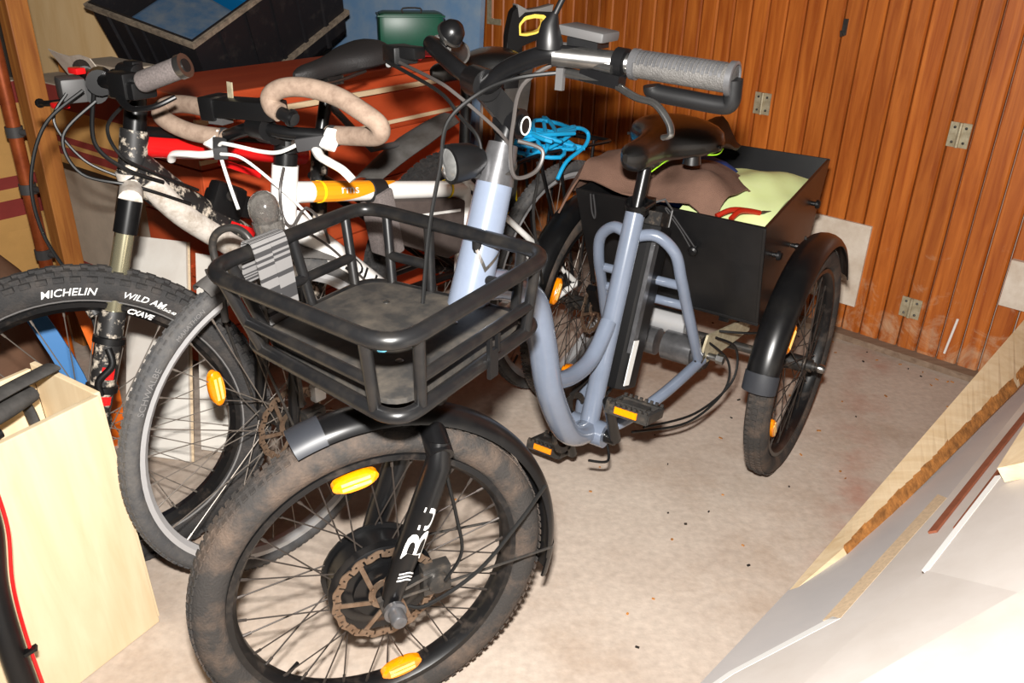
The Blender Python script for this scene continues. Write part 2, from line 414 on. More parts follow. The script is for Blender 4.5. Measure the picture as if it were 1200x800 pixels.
def reflector(wheel, ang, rad, side=-1, fl=0.0, turn=0.0, size=(0.076, 0.031, 0.012)):
    mb = MB(); n = 20; L, H, D = size
    def ring(k, s, y): return [(s*L/2*math.copysign(abs(math.cos(2*PI*i/k))**0.8, math.cos(2*PI*i/k)), y, s*H/2*math.sin(2*PI*i/k)) for i in range(k)]
    vs = ring(n, 1, -D/2)+ring(n, 1, D/2)+ring(n, 0.86, -D*0.8)+ring(n, 0.86, D*0.8)
    fs = [(i, (i+1) % n, n+(i+1) % n, n+i) for i in range(n)]+[(2*n+i, 2*n+(i+1) % n, (i+1) % n, i) for i in range(n)]+[(n+i, n+(i+1) % n, 3*n+(i+1) % n, 3*n+i) for i in range(n)]
    fs += [tuple(range(2*n, 3*n)), tuple(range(3*n, 4*n))[::-1]]
    mb.add(vs, fs); mb.mi(1)
    for z in (-H*0.15, H*0.15):
        for y in (-D*0.82, D*0.82): mb.box((0, y, z), (L*0.62, 0.002, H*0.16))
    o = mb.build('spoke_reflector', ['amber', 'amber_bright'], wheel)
    o.matrix_local = Matrix.Translation((rad*math.cos(ang), side*fl, rad*math.sin(ang))) @ Matrix.Rotation(-(ang+PI/2+turn), 4, 'Y')
    return o
def rotor(parent, loc, rz, r=0.09, name='brake_disc', m='rotor', w_in=0.0135):
    mb = MB(); n = 144; rows = [r-w_in, r-w_in*0.68, r-w_in*0.32, r]
    th = 0.0012
    vs = []; 
    for y in (-th, th):
        for q, rr in enumerate(rows):
            for i in range(n):
                a = 2*PI*i/n; wv = 0.0016*math.sin(a*16) if q in (0, 3) else 0
                vs.append(((rr+wv)*math.cos(a), y, (rr+wv)*math.sin(a)))
    idx = lambda s, q, i: s*4*n+q*n+i % n
    fs = []
    solid = lambda q, i: not (q == 1 and (i % 4 in (1,))) and not (q == 0 and i % 8 == 5) and not (q == 2 and i % 8 == 3)
    for q in range(3):
        for i in range(n):
            if not solid(q, i): continue
            fs += [(idx(0, q, i), idx(0, q, i+1), idx(0, q+1, i+1), idx(0, q+1, i)), (idx(1, q, i), idx(1, q+1, i), idx(1, q+1, i+1), idx(1, q, i+1))]
            for (qq, ii, e) in ((q-1, i, (idx(0, q, i), idx(0, q, i+1), idx(1, q, i+1), idx(1, q, i))), (q+1, i, (idx(0, q+1, i), idx(0, q+1, i+1), idx(1, q+1, i+1), idx(1, q+1, i))), (q, i-1, (idx(0, q, i), idx(0, q+1, i), idx(1, q+1, i), idx(1, q, i))), (q, i+1, (idx(0, q, i+1), idx(0, q+1, i+1), idx(1, q+1, i+1), idx(1, q, i+1)))):
                if qq < 0 or qq > 2 or not solid(qq, ii % n): fs.append(e)
    mb.add(vs, fs)
    for k in range(6):
        a = 2*PI*k/6; a2 = a+0.5
        mb.bar(((r-w_in+0.001)*math.cos(a), 0, (r-w_in+0.001)*math.sin(a)), (0.026*math.cos(a2), 0, 0.026*math.sin(a2)), 0.0024, 0.008, up=(0, 1, 0)) if False else mb.bar(((r-w_in+0.001)*math.cos(a), 0, (r-w_in+0.001)*math.sin(a)), (0.026*math.cos(a2), 0, 0.026*math.sin(a2)), 0.008, 0.0024, up=(0, 1, 0))
    mb.lathe([(0.018, -th), (0.03, -th), (0.03, th), (0.018, th)], seg=24, closed=True)
    for k in range(6):
        a = 2*PI*k/6+0.5; mb.lathe([(0.0, -0.003), (0.004, -0.003), (0.004, 0.0)], Matrix.Translation((0.024*math.cos(a), 0, 0.024*math.sin(a))), seg=8)
    o = mb.build(name, m, parent); o.location = loc; o.rotation_euler = (0, 0, rz); return o
def fender_mb(mb, c, Rr, width, a0, a1, rz=0.0, n=40, th=0.003, drop=0.35, k=9):
    # a0..a1 measured from rearward (x) axis, counted upwards; cross-section is a shallow arch
    M = Matrix.Translation(c) @ Matrix.Rotation(rz, 4, 'Z'); rows = []
    for i in range(n+1):
        a = a0+(a1-a0)*i/n; row = []
        for j in range(k):
            t = -1+2*j/(k-1); y = width/2*math.sin(t*PI/2*0.98); rr = Rr-width*drop*(1-math.cos(t*PI/2))
            row.append(M @ Vector((rr*math.cos(a), y, rr*math.sin(a))))
        rows.append(row)
    mb.sheet(rows, th); return mb
def cable(parent, pts, r=0.0028, m='cable_black', name='cable', n=8):
    return MB().tube(crv(pts, n), r, 7).build(name, m, parent)
def saddle_mesh(mb, L, Wd, H, x0, z0, tilt=0.0, nose=0.022, k=0.62):
    # rows along length, x0 = nose tip, width grows to the back
    rows = []; n = 22; m_ = 20
    for i in range(n+1):
        t = i/n; w = nose+(Wd/2-nose)*(1/(1+math.exp(-(t-k)*13))); w *= min(1, (0.03+t*7))**0.5; 
        if t > 0.86: w *= math.sqrt(max(0.0, 1-((t-0.86)/0.155)**2))*0.999+0.001
        hs_ = min(1, 0.35+t*6)
        top = hs_*H*(0.72+0.28*math.cos((t-0.95)*3.4))*(1.0 if t < 0.9 else 1-(t-0.9)*2.2); row = []
        for j in range(m_):
            a = 2*PI*j/m_; y = w*math.cos(a); z = math.sin(a); zz = z0+(top*0.55*abs(z)**0.75 if z > 0 else -hs_*H*0.45*abs(z)**0.6)+tilt*t*L
            row.append(Vector((x0+t*L, y, zz)))
        rows.append(row)
    vs = [p for r_ in rows for p in r_]; fs = []
    for i in range(n):
        for j in range(m_):
            j2 = (j+1) % m_; fs.append((i*m_+j, i*m_+j2, (i+1)*m_+j2, (i+1)*m_+j))
    fs.append(tuple(range(m_))); fs.append(tuple(n*m_+j for j in range(m_))[::-1]); mb.add(vs, fs); return mb
# ---------------------------------------------------------------- the room (axes: a to the right along the plank door, b away from the camera)
GA = R(43.0); G_ = Vector((math.cos(GA), -math.sin(GA), 0)); E_ = Vector((math.sin(GA), math.cos(GA), 0))
def RW(a, b, z=0.0): return G_*a+E_*b+Vector((0, 0, z))
A0, A1, B0, B1, HT = -3.75, 0.62, -1.5, 2.845, 2.45
def rbox(mb, a0, a1, b0, b1, z0, z1):
    return mb.hexa([RW(a0, b0, z0), RW(a1, b0, z0), RW(a1, b1, z0), RW(a0, b1, z0), RW(a0, b0, z1), RW(a1, b0, z1), RW(a1, b1, z1), RW(a0, b1, z1)])
def struct(o): o['kind'] = 'structure'; return o
def floor_material():
    m = MATS['concrete']; nt = m.node_tree; b = nt.nodes['Principled BSDF']
    src = b.inputs['Base Color'].links[0].from_socket
    geo = nt.nodes.new('ShaderNodeNewGeometry')
    # fine dust and grit
    n = nt.nodes.new('ShaderNodeTexNoise'); n.inputs['Scale'].default_value = 55; n.inputs['Detail'].default_value = 8; nt.links.new(geo.outputs['Position'], n.inputs['Vector'])
    mr = nt.nodes.new('ShaderNodeMapRange'); mr.inputs['From Min'].default_value = 0.3; mr.inputs['From Max'].default_value = 0.7; mr.inputs['To Min'].default_value = 0.86; mr.inputs['To Max'].default_value = 1.06
    nt.links.new(n.outputs['Fac'], mr.inputs['Value'])
    mu = nt.nodes.new('ShaderNodeMix'); mu.data_type = 'RGBA'; mu.blend_type = 'MULTIPLY'; mu.inputs['Factor'].default_value = 1
    cb = nt.nodes.new('ShaderNodeCombineColor')
    for i in range(3): nt.links.new(mr.outputs['Result'], cb.inputs[i])
    nt.links.new(src, mu.inputs['A']); nt.links.new(cb.outputs[0], mu.inputs['B'])
    # rust-red brick-dust streak that runs along the floor
    p, d = Vector((0.50, 1.30, 0)), Vector((0.42, 0.94, 0)).normalized(); nn = Vector((d.y, -d.x, 0))
    dt = nt.nodes.new('ShaderNodeVectorMath'); dt.operation = 'DOT_PRODUCT'; dt.inputs[1].default_value = nn
    sb = nt.nodes.new('ShaderNodeVectorMath'); sb.operation = 'SUBTRACT'; sb.inputs[1].default_value = p+Vector((0.16, -0.02, 0))
    nt.links.new(geo.outputs['Position'], sb.inputs[0]); nt.links.new(sb.outputs[0], dt.inputs[0])
    ab = nt.nodes.new('ShaderNodeMath'); ab.operation = 'ABSOLUTE'; nt.links.new(dt.outputs['Value'], ab.inputs[0])
    m1 = nt.nodes.new('ShaderNodeMapRange'); m1.inputs['From Min'].default_value = 0.015; m1.inputs['From Max'].default_value = 0.09; m1.inputs['To Min'].default_value = 1; m1.inputs['To Max'].default_value = 0
    nt.links.new(ab.outputs[0], m1.inputs['Value'])
    n2 = nt.nodes.new('ShaderNodeTexNoise'); n2.inputs['Scale'].default_value = 7; n2.inputs['Detail'].default_value = 7; nt.links.new(geo.outputs['Position'], n2.inputs['Vector'])
    m2 = nt.nodes.new('ShaderNodeMapRange'); m2.inputs['From Min'].default_value = 0.42; m2.inputs['From Max'].default_value = 0.72; m2.inputs['To Max'].default_value = 0.75
    nt.links.new(n2.outputs['Fac'], m2.inputs['Value'])
    mm = nt.nodes.new('ShaderNodeMath'); mm.operation = 'MULTIPLY'; nt.links.new(m1.outputs['Result'], mm.inputs[0]); nt.links.new(m2.outputs['Result'], mm.inputs[1])
    mx = nt.nodes.new('ShaderNodeMix'); mx.data_type = 'RGBA'; mx.inputs['B'].default_value = (*lin((164, 104, 82)), 1)
    nt.links.new(mm.outputs[0], mx.inputs['Factor']); nt.links.new(mu.outputs['Result'], mx.inputs['A'])
    # brown dirt that gathers in blotches
    n3 = nt.nodes.new('ShaderNodeTexNoise'); n3.inputs['Scale'].default_value = 2.3; n3.inputs['Detail'].default_value = 9; n3.inputs['Roughness'].default_value = 0.7; nt.links.new(geo.outputs['Position'], n3.inputs['Vector'])
    m3 = nt.nodes.new('ShaderNodeMapRange'); m3.inputs['From Min'].default_value = 0.5; m3.inputs['From Max'].default_value = 0.75; m3.inputs['To Max'].default_value = 0.6
    nt.links.new(n3.outputs['Fac'], m3.inputs['Value'])
    mz = nt.nodes.new('ShaderNodeMix'); mz.data_type = 'RGBA'; mz.inputs['B'].default_value = (*lin((150, 124, 100)), 1)
    nt.links.new(m3.outputs['Result'], mz.inputs['Factor']); nt.links.new(mx.outputs['Result'], mz.inputs['A'])
    nt.links.new(mz.outputs['Result'], b.inputs['Base Color'])
floor_material()
struct(rbox(MB(), A0-.1, A1+.1, B0-.1, B1+.15, -0.1, 0.0).build('floor', 'concrete', smooth=False))
struct(rbox(MB(), A0-.1, A1+.1, B0-.1, B1+.15, HT, HT+.1).build('ceiling', 'bare_wall', smooth=False))
struct(rbox(MB(), A0-.1, A0, B0-.1, B1+.15, 0, HT).build('wall_left', 'bare_wall', smooth=False))
struct(rbox(MB(), A1, A1+.1, B0-.1, B1+.15, 0, HT).build('wall_right', 'bare_wall', smooth=False))
struct(rbox(MB(), A0, A1, B0-.1, B0, 0, HT).build('wall_front', 'bare_wall', smooth=False))
AD = -2.885     # the masonry ends and the plank door begins
wb = rbox(MB(), A0, A1, B1+.022, B1+.15, 0, HT); wb = struct(wb.build('wall_back', 'white_wall', smooth=False))
pier = rbox(MB(), A0, AD, B1-.05, B1+.022, 0, HT).build('masonry_pier', 'white_wall', wb, smooth=False)
# tongue-and-groove boards, each its own piece
nb = 0; a = AD+0.002; bw = 0.0665; src = None
def plank_mesh(w, h0, h1):
    mb = MB(); d = 0.02; c = 0.006
    poly = [(0.001, d), (0.001, c), (c, 0), (w-c, 0), (w-.001, c), (w-.001, d)]
    mb.add([G_*x+E_*y+Vector((0, 0, h0)) for x, y in poly]+[G_*x+E_*y+Vector((0, 0, h1)) for x, y in poly], [(0, 1, 2, 3, 4, 5), (11, 10, 9, 8, 7, 6)]+[(i, (i+1) % 6, 6+(i+1) % 6, 6+i) for i in range(6)])
    return mb
while a+bw < A1:
    if src is None:
        src = plank_mesh(bw-0.002, 0.02, HT).build('plank', 'door_wood', wb, smooth=False); src.location = RW(a, B1)
    else: link_copy(src, wb, Matrix.Translation(RW(a, B1, random.uniform(-0.004, 0.0))))
    a += bw
def door_dust():
    # pale dust and cobweb that has settled on the lowest part of the boards
    nt = MATS['door_wood'].node_tree; b = nt.nodes['Principled BSDF']; src = b.inputs['Base Color'].links[0].from_socket
    geo = nt.nodes.new('ShaderNodeNewGeometry'); sx = nt.nodes.new('ShaderNodeSeparateXYZ'); nt.links.new(geo.outputs['Position'], sx.inputs[0])
    m1 = nt.nodes.new('ShaderNodeMapRange'); m1.inputs['From Min'].default_value = 0.02; m1.inputs['From Max'].default_value = 0.5; m1.inputs['To Min'].default_value = 0.22; m1.inputs['To Max'].default_value = 0.0; nt.links.new(sx.outputs['Z'], m1.inputs['Value'])
    n = nt.nodes.new('ShaderNodeTexNoise'); n.inputs['Scale'].default_value = 9; n.inputs['Detail'].default_value = 9; n.inputs['Roughness'].default_value = 0.75; n.inputs['Distortion'].default_value = 1.2; nt.links.new(geo.outputs['Position'], n.inputs['Vector'])
    ad = nt.nodes.new('ShaderNodeMath'); ad.operation = 'ADD'; nt.links.new(n.outputs['Fac'], ad.inputs[0]); nt.links.new(m1.outputs['Result'], ad.inputs[1])
    m2 = nt.nodes.new('ShaderNodeMapRange'); m2.inputs['From Min'].default_value = 0.66; m2.inputs['From Max'].default_value = 0.86; m2.inputs['To Max'].default_value = 0.55; nt.links.new(ad.outputs[0], m2.inputs['Value'])
    mx = nt.nodes.new('ShaderNodeMix'); mx.data_type = 'RGBA'; mx.inputs['B'].default_value = (*lin((206, 182, 150)), 1)
    nt.links.new(m2.outputs['Result'], mx.inputs['Factor']); nt.links.new(src, mx.inputs['A']); nt.links.new(mx.outputs['Result'], b.inputs['Base Color'])
door_dust()
st = rbox(MB(), AD, A1, B1-.05, B1+.02, 0, 0.022).build('door_sill', 'beam_wood', wb, smooth=False)
# iron hinge leaves on the door, the white patch board low down, ledger board at right
def onwall(mb, a0, a1, z0, z1, t=0.004, b=None): return rbox(mb, a0, a1, (B1 if b is None else b)-t, (B1 if b is None else b), z0, z1)
def hinge(ac, zc, w=0.062, h=0.075, ang=0):
    t = thing('hinge', '', 'hinge', RW(ac, B1, zc))
    mb = MB()
    for s in (-1, 1): mb.hexa([G_*(s*w*.27+x)+E_*(-y)+Vector((0, 0, z)) for z in (-h/2, h/2) for x, y in ((-w*.23, .0001), (w*.23, .0001), (w*.23, .004), (-w*.23, .004))])
    mb.build('leaf', 'brass_plate', t, smooth=False)
    MB().tube([E_*-.006+Vector((0, 0, -h/2)), E_*-.006+Vector((0, 0, h/2))], 0.006, 10).build('knuckle', 'brass_plate', t)
    sc = MB()
    for sx in (-.27, .27):
        for sz in (-.3, .3): sc.ball(G_*(sx*w)+E_*-.0045+Vector((0, 0, sz*h)), 0.0045, 8)
    sc.build('screw', 'dark_metal', t)
    return t
def wall_ab(x, y): return x*G_.x+y*G_.y
h = hinge(wall_ab(.875, 3.078), .757); h['label'] = 'pale metal hinge on the plank door, above the cargo box'
h = hinge(wall_ab(1.366, 2.623), .757); h['label'] = 'pale metal hinge on the plank door, upper right one'
h = hinge(wall_ab(1.356, 2.633), .171, .066, .07); h['label'] = 'rusty pale metal hinge low on the plank door near the floor'
aL = wall_ab(1.0, 2.96)
p = onwall(MB(), wall_ab(.99, 2.96), wall_ab(1.222, 2.757), .118, .415, 0.010).build('patch_board', 'chip_white', smooth=False); tag(p, 'dirty white rectangular board fixed low on the plank door behind the wheel', 'board')
p = onwall(MB(), wall_ab(1.545, 2.46), wall_ab(1.80, 2.22), .27, .42, 0.02).build('ledger_board', 'chip_white', smooth=False); tag(p, 'pale short board on the plank door at right edge of picture', 'board')
k = MB(); q0 = RW(wall_ab(1.46, 2.54), B1-.003, .05); k.tube([q0, q0+Vector((0, 0, .13))+G_*.012], 0.004, 8); tag(k.build('white_stick', 'wax_white'), 'thin white stick standing against the plank door', 'stick')
k = MB(); q0 = RW(wall_ab(1.06, 2.91), B1-.004, 1.01); k.bar(q0, q0+Vector((0, 0, .05)), .014, .008, up=E_); k.tube([q0, q0-E_*.02, q0-E_*.024+Vector((0, 0, .015))], .004, 8); tag(k.build('door_hook', 'dark_metal'), 'small dark hook at the top of the plank door', 'hook')
k = MB(); q0 = RW(AD+.06, B1-.002, .955); k.box((0, 0, 0), (1, 1, 1)) if False else None
rbox(k, AD+.035, AD+.06, B1-.006, B1, .91, 1.04); rbox(k, AD+.06, AD+.12, B1-.006, B1, .91, .935); tag(k.build('angle_bracket', 'brass_plate', smooth=False), 'pale metal angle bracket at the top left of the plank door', 'bracket')

# ---------------------------------------------------------------- CARGO TRICYCLE (x to the rear, y to the rider's right, z up)
TRZ = R(90-33.0)
trike = thing('cargo_tricycle', 'blue-grey electric cargo tricycle with black front basket and rear box', 'tricycle', (-0.1818, 1.0971, 0), TRZ)
def tp(mb, name, m, **kw): return mb.build(name, m, trike, **kw)
ST = R(31.0); Lv = Vector((-math.sin(ST), -math.cos(ST), 0)); Bv = Vector((math.cos(ST), -math.sin(ST), 0))
def axis(z): return Vector((0.209+0.386*(z-0.77), 0, z))
HUB = Vector((-0.012, 0.037, 0.305))
def S(lat, back, z): return HUB+Lv*lat+Bv*back+Vector((0, 0, z-0.305))
# frame
tp(MB().tube([axis(.70), axis(.80), axis(.93)], [.036, .033, .030], 24), 'head_tube', 'blue_grey_paint')
tp(MB().tube(crv([(.20, 0, .775), (.30, 0, .745), (.395, 0, .685), (.44, 0, .58), (.478, 0, .455), (.545, 0, .335), (.60, 0, .285), (.672, 0, .262)], 6), .030, 20, flat=0.9), 'down_tube', 'blue_grey_paint')
tp(MB().tube(crv([(.49, 0, .47), (.56, 0, .448), (.635, 0, .446), (.685, 0, .47), (.728, 0, .515)], 6), .019, 16), 'brace_tube', 'blue_grey_paint')
tp(MB().tube([(.665, 0, .27), (.82, 0, .75)], .0225, 20), 'seat_tube', 'blue_grey_paint')
tp(MB().cyl((.669, -.045, .262), (.669, .045, .262), .030, 24), 'bottom_bracket', 'blue_grey_paint')
for s in (-1, 1):
    tp(MB().tube(crv([(.812, 0, .69), (.826, s*.05, .70), (.842, s*.092, .665), (.865, s*.105, .60), (.91, s*.112, .51), (.955, s*.12, .42), (1.0, s*.122, .345)], 6), .0135, 14), 'rear_hoop', 'blue_grey_paint')
    tp(MB().tube(crv([(.672, s*.02, .262), (.74, s*.06, .275), (.86, s*.10, .305), (1.02, s*.125, .335)], 6), .014, 14), 'chain_stay', 'blue_grey_paint')
for z, x in ((.515, .912), (.575, .882)):
    tp(MB().tube([(x, -.11, z), (x, .11, z)], .011, 12), 'cross_tube', 'blue_grey_paint')
# steerer, collar, stem
tp(MB().tube([axis(.93), axis(.94), axis(.965), axis(.99)], [.0315, .030, .027, .024], 24), 'headset_collar', 'collar_grey')
MB().lathe([(.0275, -.003), (.0310, -.003), (.0310, .003), (.0275, .003)], Matrix.Translation(axis(.955)) @ Matrix.Rotation(R(90), 4, 'X') @ Matrix.Rotation(R(21), 4, 'Z'), seg=24, closed=True).build('headset_ring', 'dark_metal', trike)
CL = Vector((.275, .032, 1.083))
tp(MB().tube([axis(.985), axis(1.0), Vector((.312, .0, 1.025))], [.0165, .0165, .0165], 16).tube([(.315, -.02, 1.02), (.315, .02, 1.02)], .024, 20).bar((.318, 0, 1.022), CL, .034, .036).tube([CL-Lv*.027, CL+Lv*.027], .024, 18), 'stem', 'black_paint')
bl = MB().lathe([(.0, -.004), (.016, -.004), (.016, .0), (.011, .0)], Matrix.Translation((.318, -.022, 1.018)), seg=20); blo = bl.build('stem_pivot_cap', 'black_plastic', trike); MB().lathe([(.0125, -.0048), (.0150, -.0048), (.0150, -.003), (.0125, -.003)], Matrix.Translation((.318, -.022, 1.018)), seg=24, closed=True).build('cap_ring', 'white_print', blo)
L2 = Vector((.262, -.09, 1.137)); GS = Vector((.309, -.20, 1.131)); GE = Vector((.312, -.357, 1.125))
R2 = Vector((.335, .175, 1.122)); RE = Vector((.53, .265, 1.082))
tp(MB().tube(crv([GE+(GS-GE)*.03, GS, L2+Vector((.012, -.03, .001)), L2, Vector((.262, -.028, 1.112)), CL+Lv*.025, CL, CL-Lv*.03, Vector((.297, .10, 1.10)), R2, R2+(RE-R2)*.25, RE], 8), .0135, 14), 'handlebar', 'black_paint')
tp(MB().tube([L2+Vector((.004, -.012, .0)), GS], .0150, 16), 'bar_sleeve', 'steel', label='chrome section of the handlebar')
for nm, a, b in (('grip', GS+(GE-GS)*.06, GE), ('grip', R2+(RE-R2)*.25, RE)):
    d = (b-a)
    g = MB().tube([a, a+d*.02, a+d*.04, a+d*.96, a+d*.985, b], [.017, .021, .0185, .0195, .023, .019], 18); go = tp(g, nm, 'grip_rubber')
    if nm == 'grip' and a.y < 0:
        oz = Vector((.004, 0, -.034))
        MB().tube(crv([a+d*.20+oz*.75, a+d*.24+oz, a+d*.55+oz*1.06, a+d*.90+oz*1.08, a+d*.99+oz*.9, a+d*1.0+oz*.3, a+d*1.0], 6), .0125, 14).build('palm_rest', 'black_plastic', go)
        for e, rr in ((.02, .0215), (.985, .0235)):
            mm_ = MB().lathe([(rr-.004, -.005), (rr, -.004), (rr, .004), (rr-.004, .005)], Matrix.Translation(a+d*e) @ Vector((0, 1, 0)).rotation_difference(d.normalized()).to_matrix().to_4x4(), seg=24, closed=True); mm_.build('grip_ring', 'collar_grey', go)
        mb = MB()   # worn braid pattern on the near grip
        for i in range(22):
            for j in range(-3, 4):
                aa = j*.27+.3+(.13 if i % 2 else 0); o1 = Vector((-math.sin(aa)*.6-.0, 0, math.cos(aa)))
                c = a+d*(.06+.88*i/22); nrm = Vector((-0.25+math.sin(-aa), -.35, math.cos(aa))); nrm -= d.normalized()*nrm.dot(d.normalized()); nrm.normalize()
                mb.box(c+nrm*.0192, (.0052, .004, .0022), Vector((0, 0, 1)).rotation_difference(nrm).to_matrix())
        o = mb.build('grip_braid', 'collar_grey', go, smooth=False); o['kind'] = 'stuff'
# left brake lever, clamp, cables on it
lc = GS+(L2-GS)*.10
lev = MB().tube([lc+Vector((0, .004, 0)), lc+Vector((0, -.012, -.001))], .021, 16)
lev.bar(lc+Vector((-.012, .05, -.018)), lc+Vector((-.016, -.015, -.024)), .022, .018)
lv_ = tp(lev, 'brake_lever', 'black_paint')
MB().tube(crv([lc+Vector((-.02, -.012, -.03)), lc+Vector((-.028, -.045, -.040)), lc+Vector((-.03, -.075, -.045)), lc+Vector((-.032, -.098, -.066)), lc+Vector((-.034, -.104, -.082)), lc+Vector((-.032, -.092, -.088))], 6), [.0075, .006], 10, flat=.7).build('lever_blade', 'steel', lv_)
MB().tube([lc+Vector((-.016, .075, -.020)), lc+Vector((-.018, .0, -.026))], .0075, 12).tube([lc+Vector((-.018, .06, -.002)), lc+Vector((-.020, .0, -.008))], .0065, 12).build('lever_cylinder', 'steel', lv_)
# display above the bar
dc = lc+Vector((.0, .052, .036))
ds = MB().box(dc, (.052, .075, .014), Matrix.Rotation(R(6), 3, 'X')); dso = tp(ds, 'display', 'grey_plastic', bevel=.004)
MB().box(dc+Vector((0, 0, -.013)), (.035, .05, .014)).build('display_base', 'black_plastic', dso)
MB().lathe([(.0165, -.008), (.019, -.008), (.019, .008), (.0165, .008)], Matrix.Translation(lc+Vector((-.002, .045, .001))), seg=20, closed=True).bar(lc+Vector((-.006, .045, .018)), lc+Vector((-.006, .045, .034)), .016, .012).build('display_clamp', 'grey_plastic', dso)
MB().lathe([(.0165, -.007), (.0185, -.007), (.0185, .007), (.0165, .007)], Matrix.Translation(lc+Vector((-.006, .083, .002))), seg=20, closed=True).bar(lc+Vector((-.02, .083, -.012)), lc+Vector((-.022, .083, -.045)), .012, .008).build('cable_clamp', 'grey_plastic', trike)
# mirror stalk
mc = L2+Vector((.0, -.008, .014))
mo = tp(MB().tube([mc+Vector((0, 0, -.005)), mc+Vector((0, 0, .006)), mc+Vector((0, 0, .028)), mc+Vector((.004, -.004, .042))], [.019, .019, .013, .006], 16), 'mirror_mount', 'black_plastic')
MB().tube([mc+Vector((.004, -.004, .040)), mc+Vector((.035, -.02, .10)), mc+Vector((.08, -.03, .19))], .0045, 10).build('mirror_stalk', 'black_plastic', mo)
mm_ = MB().ball((0, 0, 0), (.012, .05, .05), 18); m_o = mm_.build('mirror_head', 'black_plastic', mo); m_o.location = mc+Vector((.085, -.032, .235))
# right side: bell, brake lever
bc = R2+Vector((.045, -.008, .016))
BQ = Vector((0, -1, 0)).rotation_difference(Vector((-.05, -.75, .65)).normalized()).to_matrix().to_4x4()
bo = tp(MB().lathe([(.0, -.022), (.011, -.020), (.019, -.012), (.023, .0), (.023, .004), (.016, .006), (.0, .006)], Matrix.Translation(bc) @ BQ, seg=24), 'bell', 'black_paint')
MB().tube([bc+Vector((0, 0, -.006)), R2+Vector((.03, 0, .0))], .008, 10).lathe([(.0225, .002), (.0245, .002), (.0245, .007), (.0225, .007)], Matrix.Translation(bc) @ BQ, seg=24, closed=True).build('bell_rim', 'steel', bo)
rl = tp(MB().box(R2+Vector((-.005, .065, -.02)), (.045, .05, .028), Matrix.Rotation(R(-25), 3, 'Z')).box(R2+Vector((-.012, .035, -.014)), (.03, .04, .02)), 'brake_lever', 'black_plastic', bevel=.004)
MB().tube(crv([R2+Vector((-.03, .07, -.035)), R2+Vector((.03, .11, -.045)), R2+Vector((.09, .13, -.05))], 5), .005, 8).build('lever_blade', 'black_paint', rl)
# cables from the bars
CX = [([R2+Vector((-.03, .075, -.03)), (.27, .11, 1.062), (.26, .06, 1.03), (.255, .02, 1.0), (.25, .01, .94)], .0032, 'cable_black'),
      ([R2+Vector((-.02, .06, -.03)), (.245, .10, 1.085), (.235, .05, 1.07), (.26, -.01, 1.02), (.29, -.02, .985)], .003, 'cable_grey'),
      ([lc+Vector((-.016, .08, -.02)), (.262, -.045, 1.10), (.245, .01, 1.075), (.215, .05, 1.03), (.20, .055, .96), (.175, .06, .86), (.14, .05, .72), (.10, .02, .62)], .0034, 'cable_black'),
      ([lc+Vector((-.014, .085, -.002)), (.27, -.05, 1.09), (.268, -.035, 1.03), (.255, -.04, .985), (.262, -.046, .95), (.30, -.06, .955), (.315, -.06, .985), (.29, -.03, 1.0)], .0034, 'cable_grey'),
      ([(.312, -.055, .965), (.33, -.045, .93), (.345, -.03, .86), (.40, -.02, .72)], .0028, 'cable_black')]
for pts, r_, m_ in CX: cable(trike, pts, r_, m_)
# head lamp on the fork crown side
hc = Vector((.225, .035, .968)); hd = (-Bv*1.0+Lv*.15+Vector((0, 0, -.05))).normalized()
q = Vector((0, -1, 0)).rotation_difference(hd).to_matrix().to_4x4()
hl = tp(MB().lathe([(.0, .045), (.018, .040), (.028, .018), (.031, -.008), (.031, -.020), (.026, -.021)], Matrix.Translation(hc) @ q, seg=28), 'head_lamp', 'black_plastic')
MB().lathe([(.0, -.026), (.016, -.0255), (.025, -.0215), (.0265, -.018)], Matrix.Translation(hc) @ q, seg=28).build('lamp_lens', 'lens', hl)
MB().bar(hc+Vector((.01, 0, -.02)), axis(.945)+Vector((-.02, .01, 0)), .016, .008).build('lamp_bracket', 'black_plastic', hl)
# chevron decal on the head tube
def chev(x, y):
    p0, p1 = axis(.76), axis(.86); return on_tube(p0, p1, .0335, (-.5, -.85, .1))(x, y)
mb = MB()
for sgn in (-1, 1):
    N = 6
    for i in range(N):
        t0, t1 = i/N, (i+1)/N
        q_ = [(-.012+abs(t)*.030+w, sgn*t*.022) for t, w in ((t0, 0), (t1, 0), (t1, .009), (t0, .009))]
        mb.add([chev(*c) for c in q_], [(0, 1, 2, 3)])
mb.build('chevron_decal', 'dark_metal', trike)
# front wheel, disc, motor, fork
fw = make_wheel(trike, HUB, -ST, .305, .060, .251, 36, 'tyre_dusty', 'rim_black', 'spoke_dark', hub_r=.088, fl=.022, hub_m='black_paint', hub_w=.04, seed=3, rim_h=.018, spoke_r=.0014)
MB().lathe([(.0, -.036), (.03, -.036), (.045, -.034), (.06, -.030), (.078, -.026), (.084, -.020), (.084, .020), (.078, .026), (.03, .036), (.0, .036)], seg=40).build('hub_motor', 'black_paint', fw)
rotor(fw, (0, -.046, 0), 0, .09)
MB().lathe([(.0, -.122), (.011, -.121), (.0135, -.117), (.0135, -.098), (.019, -.097), (.019, -.090), (.008, -.089), (.008, -.050)], seg=20).build('axle_nut', 'collar_grey', fw)
reflector(fw, R(98), .215, fl=.012); reflector(fw, R(278), .215, fl=.012)
def fork_leg(lat):
    pts = [S(lat*.85, .095, .585), S(lat, .088, .55), S(lat, .060, .47), S(lat, .030, .39), S(lat, .008, .33), S(lat, .0, .30)]
    return MB().tube(crv(pts, 5), [.017, .021, .022, .021, .019, .017], 16, flat=1.15) if False else MB().tube(pts, [.016, .021, .022, .021, .018, .016], 18)
